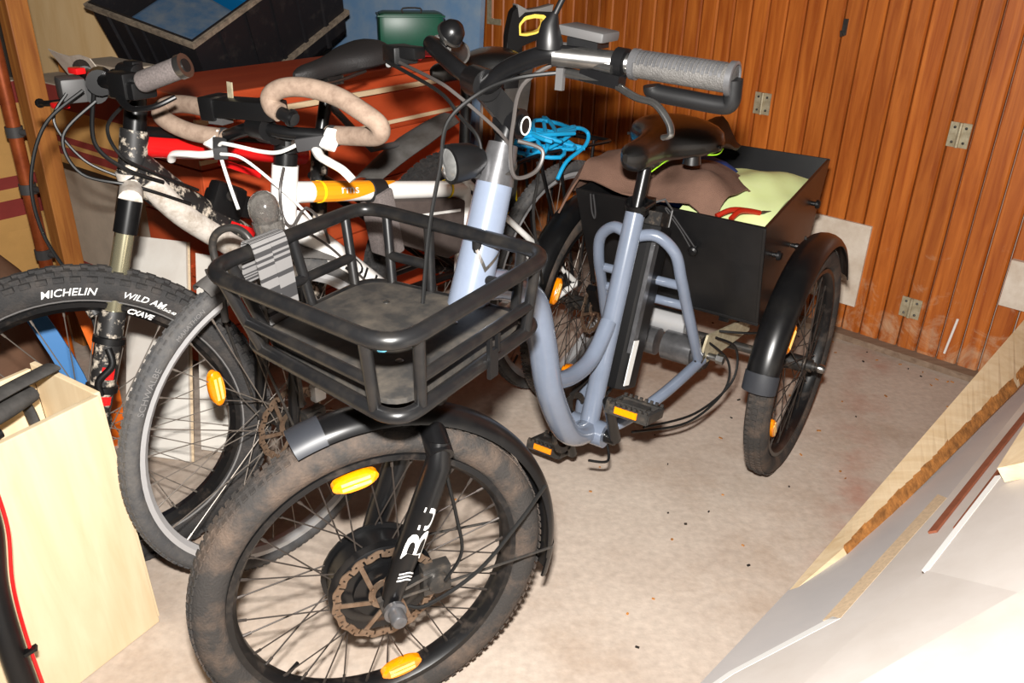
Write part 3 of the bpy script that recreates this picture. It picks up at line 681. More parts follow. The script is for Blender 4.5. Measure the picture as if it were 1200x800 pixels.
for lat in (.068, -.068): fl_ = tp(fork_leg(lat), 'fork_leg', 'black_paint'); NEAR = fl_ if lat > 0 else NEAR
tp(MB().tube([S(-.07, .093, .565), S(0, .098, .600), S(.07, .093, .565)], .021, 16).tube([S(0, .098, .60), axis(.70)], .019, 18), 'fork_crown', 'black_paint')
tp(MB().bar(S(.068, -.004, .318), S(.068, .004, .282), .012, .034, up=Bv).bar(S(-.068, -.004, .318), S(-.068, .004, .282), .012, .034, up=Bv), 'dropout', 'dark_metal')
# lettering down the near fork leg
la, lb = S(.068, .012, .345), S(.068, .066, .485)
fn = on_tube(la, lb, .0215, (-.32, -.95, .1))
for body, sz, off, mm in (('U', .026, .058, 'white_print'), ('B', .046, .004, 'white_print')):
    text_obj('fork_lettering', body, sz*1.5, lambda x, y, o=off: fn(x*1.7+o, y*.8), mm, NEAR, bold=.0006)
mb = MB()
for i in range(3):
    for j in range(5):
        y0, y1 = -.014+.028*j/5, -.014+.028*(j+1)/5; x0 = -.040-.0065*i
        k_ = lambda y: -abs(y)*.5
        mb.add([fn(x0+k_(y0), y0), fn(x0+k_(y1), y1), fn(x0-.003+k_(y1), y1), fn(x0-.003+k_(y0), y0)], [(0, 1, 2, 3)])
mb.build('fork_stripes', 'white_print', NEAR)
cp = tp(MB().box(S(.052, .085, .315), (.05, .024, .055), Matrix.Rotation(-ST, 3, 'Z')).cyl(S(.075, .085, .315), S(.03, .085, .315), .019, 16), 'brake_caliper', 'dark_metal', bevel=.003)
MB().bar(S(.072, .02, .33), S(.06, .08, .335), .012, .006).build('caliper_bracket', 'steel', cp)
cable(trike, [S(.085, .09, .33), S(.085, .12, .38), S(.075, .115, .45), S(.06, .10, .56), (.14, .03, .66)], .003)
cable(trike, [S(.07, .03, .285), S(.085, .06, .29), S(.085, .15, .33), S(.075, .23, .40), S(.05, .29, .44)], .0035)
# front fender
fm = MB(); fender_mb(fm, HUB, .333, .066, R(-8), R(108), -ST); fo = tp(fm, 'front_fender', 'fender_black')
fm = MB(); fender_mb(fm, HUB, .3355, .070, R(103), R(112), -ST, n=8, th=.004); fm.build('fender_flap', 'fender_grey', fo)
fm = MB(); fender_mb(fm, HUB, .335, .060, R(-16), R(-4), -ST, n=8, th=.004); fm.build('rear_flap', 'fender_black', fo)
MB().tube([S(.072, .02, .31), S(.05, .31, .30)], .0025, 8).tube([S(-.072, .02, .31), S(-.05, .31, .30)], .0025, 8).build('fender_stay', 'dark_metal', fo)
# basket
zt, zb = .862, .738
TC = [Vector((-.145, .205, zt)), Vector((-.172, -.165, zt)), Vector((.206, -.150, zt)), Vector((.216, .238, zt))]
BC = [Vector((-.095, .195, zb)), Vector((-.142, -.142, zb)), Vector((.222, -.125, zb)), Vector((.190, .205, zb))]
def rrect(c, rad, n=6):
    out = []
    for i in range(4):
        p, a_, b_ = c[i], c[i-1], c[(i+1) % 4]; u0 = (a_-p).normalized()*rad; u1 = (b_-p).normalized()*rad
        for k in range(n+1):
            t = k/n; out.append(p+u0*(1-t)**2+u1*t**2)
    return out
bk = thing('b', '', '') if False else None
rim_o = tp(MB().tube(rrect(TC, .055), .0115, 14, closed=True), 'basket_rim', 'basket_paint')
tp(MB().tube(rrect(BC, .045), .0105, 14, closed=True), 'basket_base_ring', 'basket_paint')
MC = [TC[i]*.42+BC[i]*.58 for i in range(4)]
def lerp4(c, i, t): return c[i].lerp(c[(i+1) % 4], t)
for i in (0, 1, 2, 3):      # sides: 0 front, 1 near, 2 rear, 3 far
    ts = (.13, .87) if i in (0, 1) else ((.14, .36, .62, .86) if i == 2 else (.14, .50, .86))
    for t in ts: tp(MB().tube([lerp4(TC, i, t)+Vector((0, 0, -.004)), lerp4(BC, i, t)], .0085, 12), 'basket_upright', 'basket_paint')
for i in (0, 1): tp(MB().tube([lerp4(MC, i, .13), lerp4(MC, i, .87)], .0085, 12), 'basket_rail', 'basket_paint')
tp(MB().tube([lerp4(MC, 3, .14), lerp4(MC, 3, .86)], .0085, 12), 'basket_rail', 'basket_paint')
tp(MB().tube([lerp4(MC, 2, .36), lerp4(MC, 2, .14)], .0085, 12), 'basket_rail', 'basket_paint')
tp(MB().tube([lerp4(MC, 2, .62), lerp4(MC, 2, .86)], .0085, 12), 'basket_rail', 'basket_paint')
# floor plate with rounded corners, screws, blue dot
ctr = sum(BC, Vector())/4
pc = [ctr+(c-ctr)*.93 for c in BC]; pc = [p+Vector((0, 0, .004)) for p in pc]
pl = tp(MB().prism(rrect(pc, .06), (0, 0, .008)), 'basket_plate', 'plate_grime', smooth=False)
for u_, v_ in ((.25, .30), (.75, .28), (.28, .75), (.72, .74)):
    p = pc[0].lerp(pc[1], u_).lerp(pc[3].lerp(pc[2], u_), v_)+Vector((0, 0, .008)); MB().lathe([(.0, .002), (.004, .002), (.006, .0005), (.006, 0)], Matrix.Translation(p) @ Matrix.Rotation(R(90), 4, 'X'), seg=12).build('plate_screw', 'steel', pl)
p = pc[0].lerp(pc[1], .62).lerp(pc[3].lerp(pc[2], .62), .30)+Vector((0, 0, .008)); MB().lathe([(.0, .0015), (.005, .0015), (.007, .0)], Matrix.Translation(p) @ Matrix.Rotation(R(90), 4, 'X'), seg=14).build('blue_dot', 'dot_blue', pl)
tp(MB().bar((-.10, .03, .728), (.22, .03, .728), .02, .014).bar((-.12, -.06, .728), (.21, -.05, .728), .02, .014).bar((.20, -.07, .728), (.20, .10, .728), .02, .014), 'basket_carrier', 'basket_paint')
tp(MB().tube([(.02, -.03, .722), (.13, -.01, .69), (.2, 0, .735)], .011, 10).tube([(.02, .06, .722), (.13, .03, .69), (.2, 0, .735)], .011, 10), 'basket_strut', 'basket_paint')
tp(MB().box(lerp4(BC, 1, .56)+Vector((0, -.012, .0)), (.02, .006, .045)).box(lerp4(BC, 1, .53)+Vector((0, -.013, .03)), (.006, .006, .03)).box(lerp4(BC, 1, .59)+Vector((0, -.013, .03)), (.006, .006, .03)), 'basket_latch', 'black_plastic')
# battery behind the seat tube
bd = Vector((.155, 0, .48)).normalized(); bn = Vector((bd.z, 0, -bd.x)); b0 = Vector((.772, 0, .335)); b1 = b0+bd*.385
bt = tp(MB().prism([b0+bn*x+Vector((0, y, 0)) for x, y in ((-.036, -.024), (-.02, -.042), (.045, -.042), (.060, -.024), (.060, .024), (.045, .042), (-.02, .042), (-.036, .024))], bd*.385), 'battery', 'black_plastic', bevel=.004)
MB().bar(b0+bn*-.022+bd*.09+Vector((0, -.038, 0)), b1+bn*-.022-bd*.02+Vector((0, -.038, 0)), .024, .010, up=(0, 1, 0)).build('battery_strip', 'collar_grey', bt)
MB().bar(b0+bn*-.018+bd*.012+Vector((0, -.043, 0)), b0+bn*-.016+bd*.12+Vector((0, -.043, 0)), .028, .002, up=(0, 1, 0)).build('battery_label', 'white_print', bt)
MB().bar(b1+bn*.012, b1+bn*.012+bd*.03, .05, .07, up=(0, 1, 0)).build('battery_cap', 'greasy', bt)
MB().tube([b1+bn*.045+Vector((0, -.034, 0))-bd*.03, b1+bn*.045+Vector((0, -.034, 0))+bd*.04, b1+bn*-.015+Vector((0, -.034, 0))+bd*.06, b1+bn*-.03+Vector((0, -.02, 0))+bd*.05], .0025, 8).build('battery_handle', 'grey_plastic', bt)
# seat post, clamp, saddle
tp(MB().tube([(.82, 0, .745), (.857, 0, .862)], .0145, 18), 'seat_post', 'black_paint')
tp(MB().lathe([(.0235, -.014), (.0265, -.014), (.0265, .014), (.0235, .014)], Matrix.Translation((.823, 0, .757)) @ Matrix.Rotation(R(90), 4, 'X') @ Matrix.Rotation(R(18), 4, 'Z'), seg=24, closed=True).tube([(.80, -.026, .762), (.848, -.026, .764)], .006, 10).box((.853, -.012, .765), (.02, .03, .016)), 'seat_clamp', 'black_paint')
sm = MB(); saddle_mesh(sm, .305, .235, .085, .745, .905, tilt=0.0, nose=.030); sad = tp(sm, 'saddle', 'saddle_black'); sad.location = (0, 0, -.024)
for s in (-1, 1): MB().tube(crv([(.80, s*.012, .885), (.84, s*.018, .870), (.92, s*.020, .868), (.99, s*.05, .885)], 5), .004, 8).build('saddle_rail', 'dark_metal', sad)
MB().box((.868, 0, .878), (.05, .045, .022)).build('saddle_clamp', 'greasy', sad)
for s in (-1, 1): MB().tube([(.975, s*.055, .855), (.975, s*.055, .895)], [.021, .016], 14).build('saddle_spring', 'saddle_black', sad)
rows = []
for i in range(9):
    for_row = []
    for j in range(9):
        t, u_ = i/8, j/8-.5; for_row.append(Vector((1.0+.24*t-.03*abs(u_), -.02*t+u_*(.23-.11*t), .915-.035*t+.018*math.cos(u_*7)-.02*math.sin(t*4+u_*3)*t)))
    rows.append(for_row)
MB().sheet(rows, .006).build('saddle_cover', 'black_nylon', sad)
cable(trike, [(.855, -.012, .83), (.90, -.03, .850), (.95, -.05, .856), (1.0, -.10, .853), (1.03, -.105, .862)], .0014, 'lime', 'saddle_cord')
# cranks, pedals, chain ring
cr_d = Vector((-.50, 0, .866))
for s in (-1, 1):
    e = Vector((.669, s*.07, .262))+cr_d*(.165 if s < 0 else -.165)+Vector((0, s*.012, 0))
    ca = tp(MB().tube([(.669, s*.045, .262), (.669, s*.07, .262)], .016, 14).tube([Vector((.669, s*.068, .262)), Vector((.669, s*.068, .262)).lerp(e, .5), e], [.014, .0115, .012], 12), 'crank_arm', 'black_paint')
    pdl = thing('p', '', '') if False else None
    pm = MB(); pcn = e+Vector((0, s*.062, 0)); rt_ = Matrix.Rotation(R(14), 3, 'Y')
    for dx in (-.038, .038):
        pm.box(pcn+rt_ @ Vector((dx, 0, 0)), (.012, .095, .022), rt_)
        for k_ in range(8): pm.box(pcn+rt_ @ Vector((dx*1.12, -.042+.012*k_, .012)), (.006, .006, .010), rt_)
    for dy in (-.045, .045): pm.box(pcn+rt_ @ Vector((0, dy, 0)), (.08, .008, .020), rt_)
    pm.cyl(e, pcn+Vector((0, s*.045, 0)), .010, 12); pm.box(pcn, (.03, .06, .024), rt_)
    po = pm.build('pedal', 'dark_metal', ca, smooth=False)
    for dx in (-.0455, .0455): MB().box(pcn+rt_ @ Vector((dx, 0, .002)), (.004, .05, .014), rt_).build('pedal_reflector', 'amber', ca)
tp(MB().lathe([(.060, .050), (.075, .050), (.075, .054), (.060, .054)], Matrix.Translation((.669, 0, .262)), seg=44, closed=True).lathe([(.02, .050), (.03, .050), (.03, .054), (.02, .054)], Matrix.Translation((.669, 0, .262)), seg=20, closed=True).bar((.60, .052, .262), (.738, .052, .262), .003, .016, up=(0, 0, 1)).bar((.669, .052, .192), (.669, .052, .332), .003, .016, up=(1, 0, 0)), 'chain_ring', 'greasy')
tp(MB().tube(crv([(.67, .052, .337), (.85, .052, .355), (1.03, .06, .35)], 6), .005, 6).tube(crv([(.67, .052, .187), (.85, .052, .25), (1.03, .06, .275)], 6), .005, 6), 'chain', 'greasy')
# rear axle group
tp(MB().cyl((1.21, -.36, .305), (1.21, .36, .305), .012, 14), 'rear_axle', 'dark_metal')
tp(MB().cyl((1.03, -.10, .345), (1.03, -.02, .345), .038, 26).cyl((1.03, -.115, .345), (1.03, -.10, .345), .024, 20).cyl((1.03, .0, .345), (1.03, .07, .345), .036, 22), 'jackshaft_hub', 'collar_grey')
tp(MB().lathe([(.018, -.124), (.047, -.124), (.047, -.119), (.018, -.119)], Matrix.Translation((1.03, 0, .345)), seg=36, closed=True).lathe([(.014, -.135), (.036, -.135), (.036, -.131), (.014, -.131)], Matrix.Translation((1.03, 0, .345)), seg=30, closed=True), 'sprocket', 'greasy')
tp(MB().cyl((1.085, -.055, .385), (1.085, .05, .385), .032, 24).cyl((1.085, -.065, .385), (1.085, -.055, .385), .018, 18), 'drum_hub', 'white_print' if False else 'rim_silver')
tp(MB().cyl((1.03, -.165, .345), (1.03, -.12, .345), .009, 14).lathe([(.0, -.178), (.013, -.178), (.013, -.160), (.009, -.158)], Matrix.Translation((1.03, 0, .345)), seg=6), 'axle_nut', 'steel')
tp(MB().prism([(1.0, -.135, .375), (1.02, -.135, .405), (1.24, -.17, .385), (1.24, -.17, .345), (1.03, -.135, .325), (1.0, -.135, .335)], (0, .006, 0)), 'axle_plate', 'cream_laminate' if False else 'brass_plate')
tp(MB().prism([(1.0, .130, .375), (1.02, .130, .405), (1.24, .17, .385), (1.24, .17, .345), (1.03, .130, .325), (1.0, .130, .335)], (0, .006, 0)), 'axle_plate', 'brass_plate')
tp(MB().bar((1.18, -.28, .415), (1.18, .28, .415), .03, .026).bar((1.34, -.27, .415), (1.34, .27, .415), .03, .026).bar((1.10, -.14, .425), (1.50, -.14, .425), .025, .020).bar((1.10, .14, .425), (1.50, .14, .425), .025, .020).bar((1.16, -.27, .385), (1.21, -.27, .30), .03, .02).bar((1.16, .27, .385), (1.21, .27, .30), .03, .02), 'box_carrier', 'black_paint')
for i, pts in enumerate(([(1.03, -.15, .40), (1.08, -.19, .36), (1.05, -.20, .28), (.95, -.15, .22), (.80, -.08, .23)], [(1.02, -.13, .39), (1.06, -.18, .33), (1.03, -.19, .26), (.93, -.14, .20), (.78, -.06, .22)], [(1.05, -.15, .41), (1.10, -.22, .405), (1.18, -.27, .40)], [(.70, -.03, .235), (.66, -.06, .205), (.62, -.03, .215)])):
    cable(trike, pts, .0032, 'cable_black')
# rear wheels and fenders
for y, nm in ((-.308, 1), (.328, 2)):
    w = make_wheel(trike, (1.21, y, .305), 0, .305, .060, .251, 36, 'tyre_dusty', 'rim_black', 'spoke_dark', hub_r=.028, fl=.028, hub_m='greasy', hub_w=.045, seed=nm+5, rim_h=.018, spoke_r=.0014)
    for a_ in (R(215), R(140)) if nm == 1 else (R(150), R(250)): reflector(w, a_, .20, fl=.010, turn=0)
    if nm == 2: rotor(w, (0, -.045, 0), 0, .08)
    else: MB().lathe([(.0, -.078), (.008, -.078), (.012, -.072), (.012, -.060), (.008, -.058)], seg=14).build('axle_cap', 'steel', w)
    fm = MB(); fender_mb(fm, (1.21, y, .305), .338, .074, R(28), R(168) if nm == 1 else R(176), 0, n=44); fo = tp(fm, 'rear_fender', 'fender_black')
    fm = MB(); fender_mb(fm, (1.21, y, .305), .3405, .077, R(162) if nm == 1 else R(168), R(170) if nm == 1 else R(178), 0, n=6); fm.build('fender_trim', 'fender_grey', fo)
    MB().tube([(1.21, y+(.03 if y < 0 else -.03), .33), (1.21, y+(.03 if y < 0 else -.03), .64)], .003, 8).build('fender_stay', 'dark_metal', fo)
# cargo box: five panels
top = [Vector((.985, .245, .717)), Vector((.985, -.243, .712)), Vector((1.60, -.215, .745)), Vector((1.60, .235, .745))]
bot = [Vector((1.085, .235, .445)), Vector((1.085, -.232, .440)), Vector((1.54, -.205, .445)), Vector((1.54, .225, .445))]
def panel(a, b, c, d, th, name, lab=None):
    n_ = (b-a).cross(d-a).normalized()*th
    o = tp(MB().hexa([a, b, c, d, a+n_, b+n_, c+n_, d+n_]), name, 'box_black', smooth=False, bevel=.0015, label=lab); return o
bf = panel(bot[0], bot[1], top[1], top[0], -.008, 'box_front_panel')
bs = panel(bot[1], bot[2], top[2], top[1], -.008, 'box_side_panel')
panel(bot[3], bot[0], top[0], top[3], -.008, 'box_side_panel')
panel(bot[2], bot[3], top[3], top[2], -.008, 'box_rear_panel')
panel(bot[3], bot[2], bot[1], bot[0], .008, 'box_floor_panel')
fnrm = (bot[1]-bot[0]).cross(top[0]-bot[0]).normalized(); fnrm = -fnrm if fnrm.x > 0 else fnrm
def onfront(u_, v_): return top[0].lerp(top[1], u_).lerp(bot[0].lerp(bot[1], u_), v_)+fnrm*.002
def knob(c, nrm, r_=.010, parent=None):
    q = Vector((0, 1, 0)).rotation_difference(nrm).to_matrix().to_4x4(); return MB().lathe([(.006, 0), (.006, .010), (r_, .012), (r_, .018), (r_*.7, .022), (0, .023)], Matrix.Translation(c) @ q, seg=16).build('box_knob', 'black_plastic', parent)
k1 = onfront(.655, .33); knob(k1, fnrm, .012, bf)
ct = onfront(.51, .0)
MB().tube(crv([k1+fnrm*.010+Vector((0, .006, 0)), k1.lerp(ct, .5)+fnrm*.006, ct+fnrm*.004, ct+fnrm*.004+Vector((0, -.008, 0)), k1.lerp(ct, .5)+fnrm*.006+Vector((0, -.008, 0)), k1+fnrm*.010+Vector((0, -.008, 0))], 4), .0018, 6).build('bungee_loop', 'strap_dark', bf)
ct = onfront(.095, .0); MB().tube(crv([ct+fnrm*.004, ct+fnrm*.005+Vector((.01, -.002, -.045)), ct+fnrm*.005+Vector((.016, -.008, -.065)), ct+fnrm*.005+Vector((.01, -.012, -.045)), ct+fnrm*.004+Vector((0, -.008, 0))], 4), .0022, 6).build('bungee_loop', 'strap_dark', bf)
snrm = Vector((0, -1, 0)); knob(top[1].lerp(top[2], .14).lerp(bot[1].lerp(bot[2], .14), .36), snrm, .012, bs); knob(top[1].lerp(top[2], .80).lerp(bot[1].lerp(bot[2], .80), .30), snrm, .012, bs)
knob(top[1].lerp(top[2], .50).lerp(bot[1].lerp(bot[2], .50), .52), snrm, .008, bs)
MB().tube([onfront(.35, .10), onfront(.35, .10)+fnrm*.006], .007, 10).build('box_screw', 'dark_metal', bf)

# ---------------------------------------------------------------- load in the cargo box and basket
Mt = Matrix.Translation(trike.location) @ Matrix.Rotation(TRZ, 4, 'Z')
def tw(x, y, z): return Mt @ Vector((x, y, z))
rows = []
for i in range(19):
    r_ = []
    for j in range(21):
        u_, v_ = i/18, j/20          # u: front to back, v: near to far
        x = 1.0+.275*u_+.04*math.sin(v_*4)*u_; y = -.115+.43*v_-.02*u_*(1-v_)
        z = .738+.055*math.sin(PI*min(1, u_*1.1))*(1-.4*abs(v_-.5))+.012*math.sin(v_*9+u_*5)+.010*math.sin(u_*11-v_*7)
        if u_ < .1: z = max(z-.010, .724)
        if y > .225: z -= (y-.225)*.95+.0; y = .225+(y-.225)*.62+.018
        if v_ < .14: z -= (.14-v_)*.30
        r_.append(tw(x, y, z))
    rows.append(r_)
tag(MB().sheet(rows, .005).build('brown_cloth', 'brown_cloth'), 'crumpled brown cloth draped over the left front corner of the cargo box', 'cloth')
rows = []
for i in range(17):
    r_ = []
    for j in range(13):
        u_, v_ = i/16, j/12
        x = 1.01+.46*u_; y = -.228+.02*u_+.215*v_; z = .672+.060*math.sin(PI*(.12+.62*u_))*(.60+.40*math.sin(PI*(.10+.8*v_)))+.004*math.sin(u_*7+v_*6)+.0015*math.sin(u_*19-v_*13)
        r_.append(tw(x, y, z))
    rows.append(r_)
tag(MB().sheet(rows, .008).build('safety_vest', 'hivis'), 'fluorescent yellow safety vest lying in the cargo box', 'vest')
mb = MB().ball((0, 0, 0), (.14, .13, .085), 20); 
for i, v in enumerate(mb.v): 
    p = Vector(v); p *= 1+.14*mnoise.noise(p*14); mb.v[i] = tuple(p)
o = mb.build('blue_bag', 'blue_cloth', ang=80); o.location = tw(1.36, .08, .672); tag(o, 'bundled bright blue cloth in the cargo box behind the yellow vest', 'cloth')
mb = MB().box((0, 0, 0), (.42, .40, .18)); o = mb.build('charcoal_bag', 'charcoal_cloth', bevel=.03); o.matrix_world = Mt @ Matrix.Translation((1.33, .0, .545)); tag(o, 'charcoal bag filling the bottom of the cargo box', 'bag')
pl_ = thing('pruning_shears', 'red-handled shears lying on the yellow vest at the box rim', 'shears', tw(1.03, -.175, .712), TRZ)
for k_ in range(2): MB().tube(crv([(-.03, .02+.035*k_, .002), (0, .012+.02*k_, .014), (.03, -.005+.01*k_, .010), (.05, -.02+.0*k_, .004)], 4), [.006, .007, .007, .006, .006], 10).build('handle', 'red_handle', pl_) if False else MB().tube(crv([(-.03, .02+.035*k_, .002), (0, .012+.02*k_, .014), (.03, -.005+.01*k_, .010), (.05, -.02, .004)], 4), .0065, 10).build('handle', 'red_handle', pl_)
MB().bar((.05, -.02, .004), (.09, -.03, .0), .012, .004).build('blade', 'dark_metal', pl_)
# patterned strap hung over the far side of the basket
s0 = lerp4(TC, 3, .62)
def strap(path, w, nm, lab):
    dir_ = (TC[0]-TC[3]).normalized(); rows = []; mb = MB(); pts = crv(path, 12)
    for i in range(len(pts)-1):
        mb.mi(0 if i % 3 == 0 else 1) if (i//2) % 2 else mb.mi(i % 2)
        a, b = pts[i], pts[i+1]
        nn = (b-a).cross(dir_).normalized()*.0012
        mb.hexa([tw(*q) for q in (a-dir_*w/2-nn, a+dir_*w/2-nn, a+dir_*w/2+nn, a-dir_*w/2+nn, b-dir_*w/2-nn, b+dir_*w/2-nn, b+dir_*w/2+nn, b-dir_*w/2+nn)])
    return mb
sw = MB(); 
for off, ln, lift in ((0, .15, 0), (.035, .115, .001)):
    c = s0+(TC[0]-TC[3]).normalized()*off
    m2 = strap([c+Vector((.0, .018, -.085+lift*30)), c+Vector((0, .015, -.03)), c+Vector((0, .011, .010)), c+Vector((0, 0, .016)), c+Vector((0, -.013, .010)), c+Vector((.004, -.018, -.04)), c+Vector((.010, -.022, -ln))], .034, '', '')
    sw.v += []; o_ = len(sw.v); sw.v += m2.v; sw.f += [tuple(i+o_ for i in f) for f in m2.f]; sw.m += m2.m
tag(sw.build('webbing_strap', ['strap_dark', 'strap_light']), 'grey patterned webbing strap hung over the basket rim', 'strap')
# ---------------------------------------------------------------- WHITE TREKKING BICYCLE
wbk = thing('trekking_bicycle', 'white and orange trekking bicycle with beige taped butterfly handlebar', 'bicycle', (-.495, 1.535, 0), R(90-37))
def wp(mb, name, m, **kw): return mb.build(name, m, wbk, **kw)
w = make_wheel(wbk, (0, 0, .352), 0, .352, .040, .322, 32, 'tyre_grey', 'rim_silver', 'spoke_steel', hub_r=.026, fl=.030, hub_m='greasy', hub_w=.045, seed=11, rim_h=.020, wall_line='white_print')
rotor(w, (0, -.042, 0), 0, .082)
reflector(w, R(136), .195, fl=.010, turn=PI/2-.75)
reflector(w, R(326), .195, fl=.010, turn=PI/2-.55)
def arc_text(parent, body, size, rad, ang, y, m, shear=0.0, bold=0.0, flip=False, torus=None):
    def fn(x, yy):
        a_ = ang-x/rad if not flip else ang+x/rad; rr = rad+yy
        yy_ = y if torus is None else -(torus[2]*math.sqrt(max(.02, 1-((rr-torus[0])/torus[1])**2))+.0012)
        return Vector((rr*math.cos(a_), yy_, rr*math.sin(a_)))
    return text_obj('tyre_lettering', body, size, fn, m, parent, shear, bold)
# on the near sidewall the wheel is read with its front at the left: angle decreases to the right
arc_text(w, 'SCHWALBE', .018, .337, R(146), -.0208, 'strap_light')
arc_text(w, 'MARATHON', .013, .337, R(122), -.0208, 'strap_light')
w2 = make_wheel(wbk, (1.05, 0, .352), 0, .352, .040, .322, 28, 'tyre_grey', 'rim_silver', 'spoke_steel', hub_r=.026, fl=.030, hub_m='greasy', hub_w=.05, seed=12, rim_h=.020, wall_line='white_print')
HT_, HB_ = Vector((.082, 0, .880)), Vector((.057, 0, .732))
wp(MB().tube([HB_, HT_], .0255, 22), 'head_tube', 'white_paint')
ta, tb = Vector((.100, 0, .822)), Vector((.605, 0, .722))
wp(MB().tube([ta, tb], [.0215, .0195], 20), 'top_tube', 'white_paint')
da, db = Vector((.085, 0, .765)), Vector((.575, 0, .295))
wp(MB().tube([da, db], .0265, 20), 'down_tube', 'white_paint')
wp(MB().tube([(.59, 0, .29), (.612, 0, .80)], .019, 18), 'seat_tube', 'white_paint')
wp(MB().cyl((.59, -.04, .29), (.59, .04, .29), .024, 18), 'bottom_bracket', 'white_paint')
for s in (-1, 1):
    wp(MB().tube([(.61, s*.012, .74), (.72, s*.05, .63), (1.05, s*.065, .352)], .0085, 10), 'seat_stay', 'white_paint')
    wp(MB().tube([(.60, s*.012, .29), (.75, s*.05, .30), (1.05, s*.065, .352)], .0095, 10), 'chain_stay', 'white_paint')
    wp(MB().tube([(.045, s*.052, .655), (.030, s*.055, .56), (.005, s*.055, .42), (-.002, s*.055, .352)], [.017, .0165, .013, .011], 14), 'fork_leg', 'black_paint')
wp(MB().tube([(.045, -.054, .66), (.05, 0, .685), (.045, .054, .66)], .018, 14).tube([(.052, 0, .68), HB_], .021, 16), 'fork_crown', 'muddy_white')
# orange flash on the near side of the top tube, lettering, yellow tape
fn = on_tube(ta, tb, .0218, (-.35, -1, .35)); L_ = (tb-ta).length
mb = MB(); N = 18
for i in range(N):
    x0, x1 = -L_/2+.035+.235*i/N, -L_/2+.035+.235*(i+1)/N
    lo = lambda x: -.026+.046*max(0, (x+L_/2-.10)/.17)**1.2 if x+L_/2 > .10 else -.026
    for k in range(6):
        f0 = lambda x, t: lo(x)+(.026-lo(x))*t
        mb.add([fn(x0, f0(x0, k/6)), fn(x1, f0(x1, k/6)), fn(x1, f0(x1, (k+1)/6)), fn(x0, f0(x0, (k+1)/6))], [(0, 1, 2, 3)])
wp(mb, 'orange_flash', 'orange_paint')
fn2 = on_tube(ta, tb, .0224, (-.35, -1, .35))
text_obj('tube_lettering', 'rms', .026, lambda x, y: fn2(x*1.25-L_/2+.125, y+.002), 'white_print', wbk)
fd = on_tube(da, db, .0282, (-.35, -1, .25))
text_obj('down_tube_lettering', 'DUCA', .050, lambda x, y: fd(x*1.5-.075, y), 'black_print', wbk)
for x in (.06, .455):
    c = ta.lerp(tb, x/L_); q = Vector((0, 1, 0)).rotation_difference((tb-ta).normalized()).to_matrix().to_4x4()
    MB().lathe([(.0215, -.003), (.0228, -.003), (.0228, .003), (.0215, .003)], Matrix.Translation(c) @ q, seg=22, closed=True).build('yellow_tie', 'yellow_plastic', wbk)
wp(MB().cyl((.335, -.02, .60), (.335, -.02, .665), .017, 18), 'red_tail_canister', 'red_paint') if False else None
# headset, stem
wp(MB().tube([HT_, HT_+Vector((.004, 0, .022))], .0225, 20).tube([HT_+Vector((.002, 0, .018)), HT_+Vector((.008, 0, .05))], .0185, 16), 'headset', 'black_paint')
SC_ = Vector((.035, 0, .958))
wp(MB().tube([(.088, 0, .905), (.093, 0, .945)], .024, 18).bar((.088, 0, .928), SC_, .034, .030).cyl((.052, -.021, .945), (.052, .021, .945), .019, 18).cyl(SC_+Vector((0, -.022, 0)), SC_+Vector((0, .022, 0)), .021, 18), 'stem', 'black_plastic')
for p in ((.088, -.021, .925), (.052, -.024, .945)): MB().lathe([(0, -.003), (.006, -.003), (.006, 0)], Matrix.Translation(p), seg=12).build('stem_bolt', 'steel', wbk)
# butterfly bar
RA = Vector((.105, -.12, .950)); LA = Vector((.035, .12, .922))
wp(MB().tube(crv([RA, SC_+Vector((.02, -.05, -.005)), SC_, SC_+Vector((-.005, .05, -.012)), LA], 6), .0125, 12), 'handlebar', 'black_paint')
wp(MB().tube(crv([RA+Vector((0, .012, 0)), (.108, -.18, .958), (.105, -.235, .968), (.095, -.250, .990), (.085, -.215, 1.012), (.078, -.165, 1.030), (.060, -.11, 1.040), (.044, -.065, 1.036), (.034, -.040, 1.020), (.032, -.045, 1.002), (.035, -.062, .994)], 6), .0172, 16), 'bar_tape', 'bar_tape')
wp(MB().tube(crv([LA+Vector((.003, -.012, 0)), (.005, .17, .928), (-.014, .215, .942), (-.016, .245, .956), (.004, .258, .967), (.018, .225, .974), (.022, .17, .976), (.024, .11, .974)], 6), .0172, 16), 'bar_tape', 'bar_tape')
wp(MB().tube([(.034, -.058, .995), (.040, -.095, .985)], .012, 12).cyl((.038, -.085, .988), (.039, -.090, .987), .016, 14), 'bar_end_plug', 'black_plastic')
# phone bracket across the bar
pb = wp(MB().bar((.020, .105, .985), (.050, -.040, .992), .052, .034), 'bar_bag_bracket', 'black_plastic', bevel=.005)
MB().bar((.016, .125, .983), (.023, .092, .985), .058, .044).build('bracket_collar', 'black_plastic', pb, bevel=.004)
MB().box((.004, .102, .992), (.002, .018, .020), Matrix.Rotation(R(-12), 3, 'Z')).build('bracket_sticker', 'white_print', pb)
MB().bar((.012, .110, .962), (.020, .078, .962), .030, .012).build('bracket_clip', 'grey_plastic', pb)
MB().bar((.030, .075, .995), (.031, .074, 1.032), .014, .003, up=(1, 0, 0)).build('bracket_tab', 'brass_plate', pb)
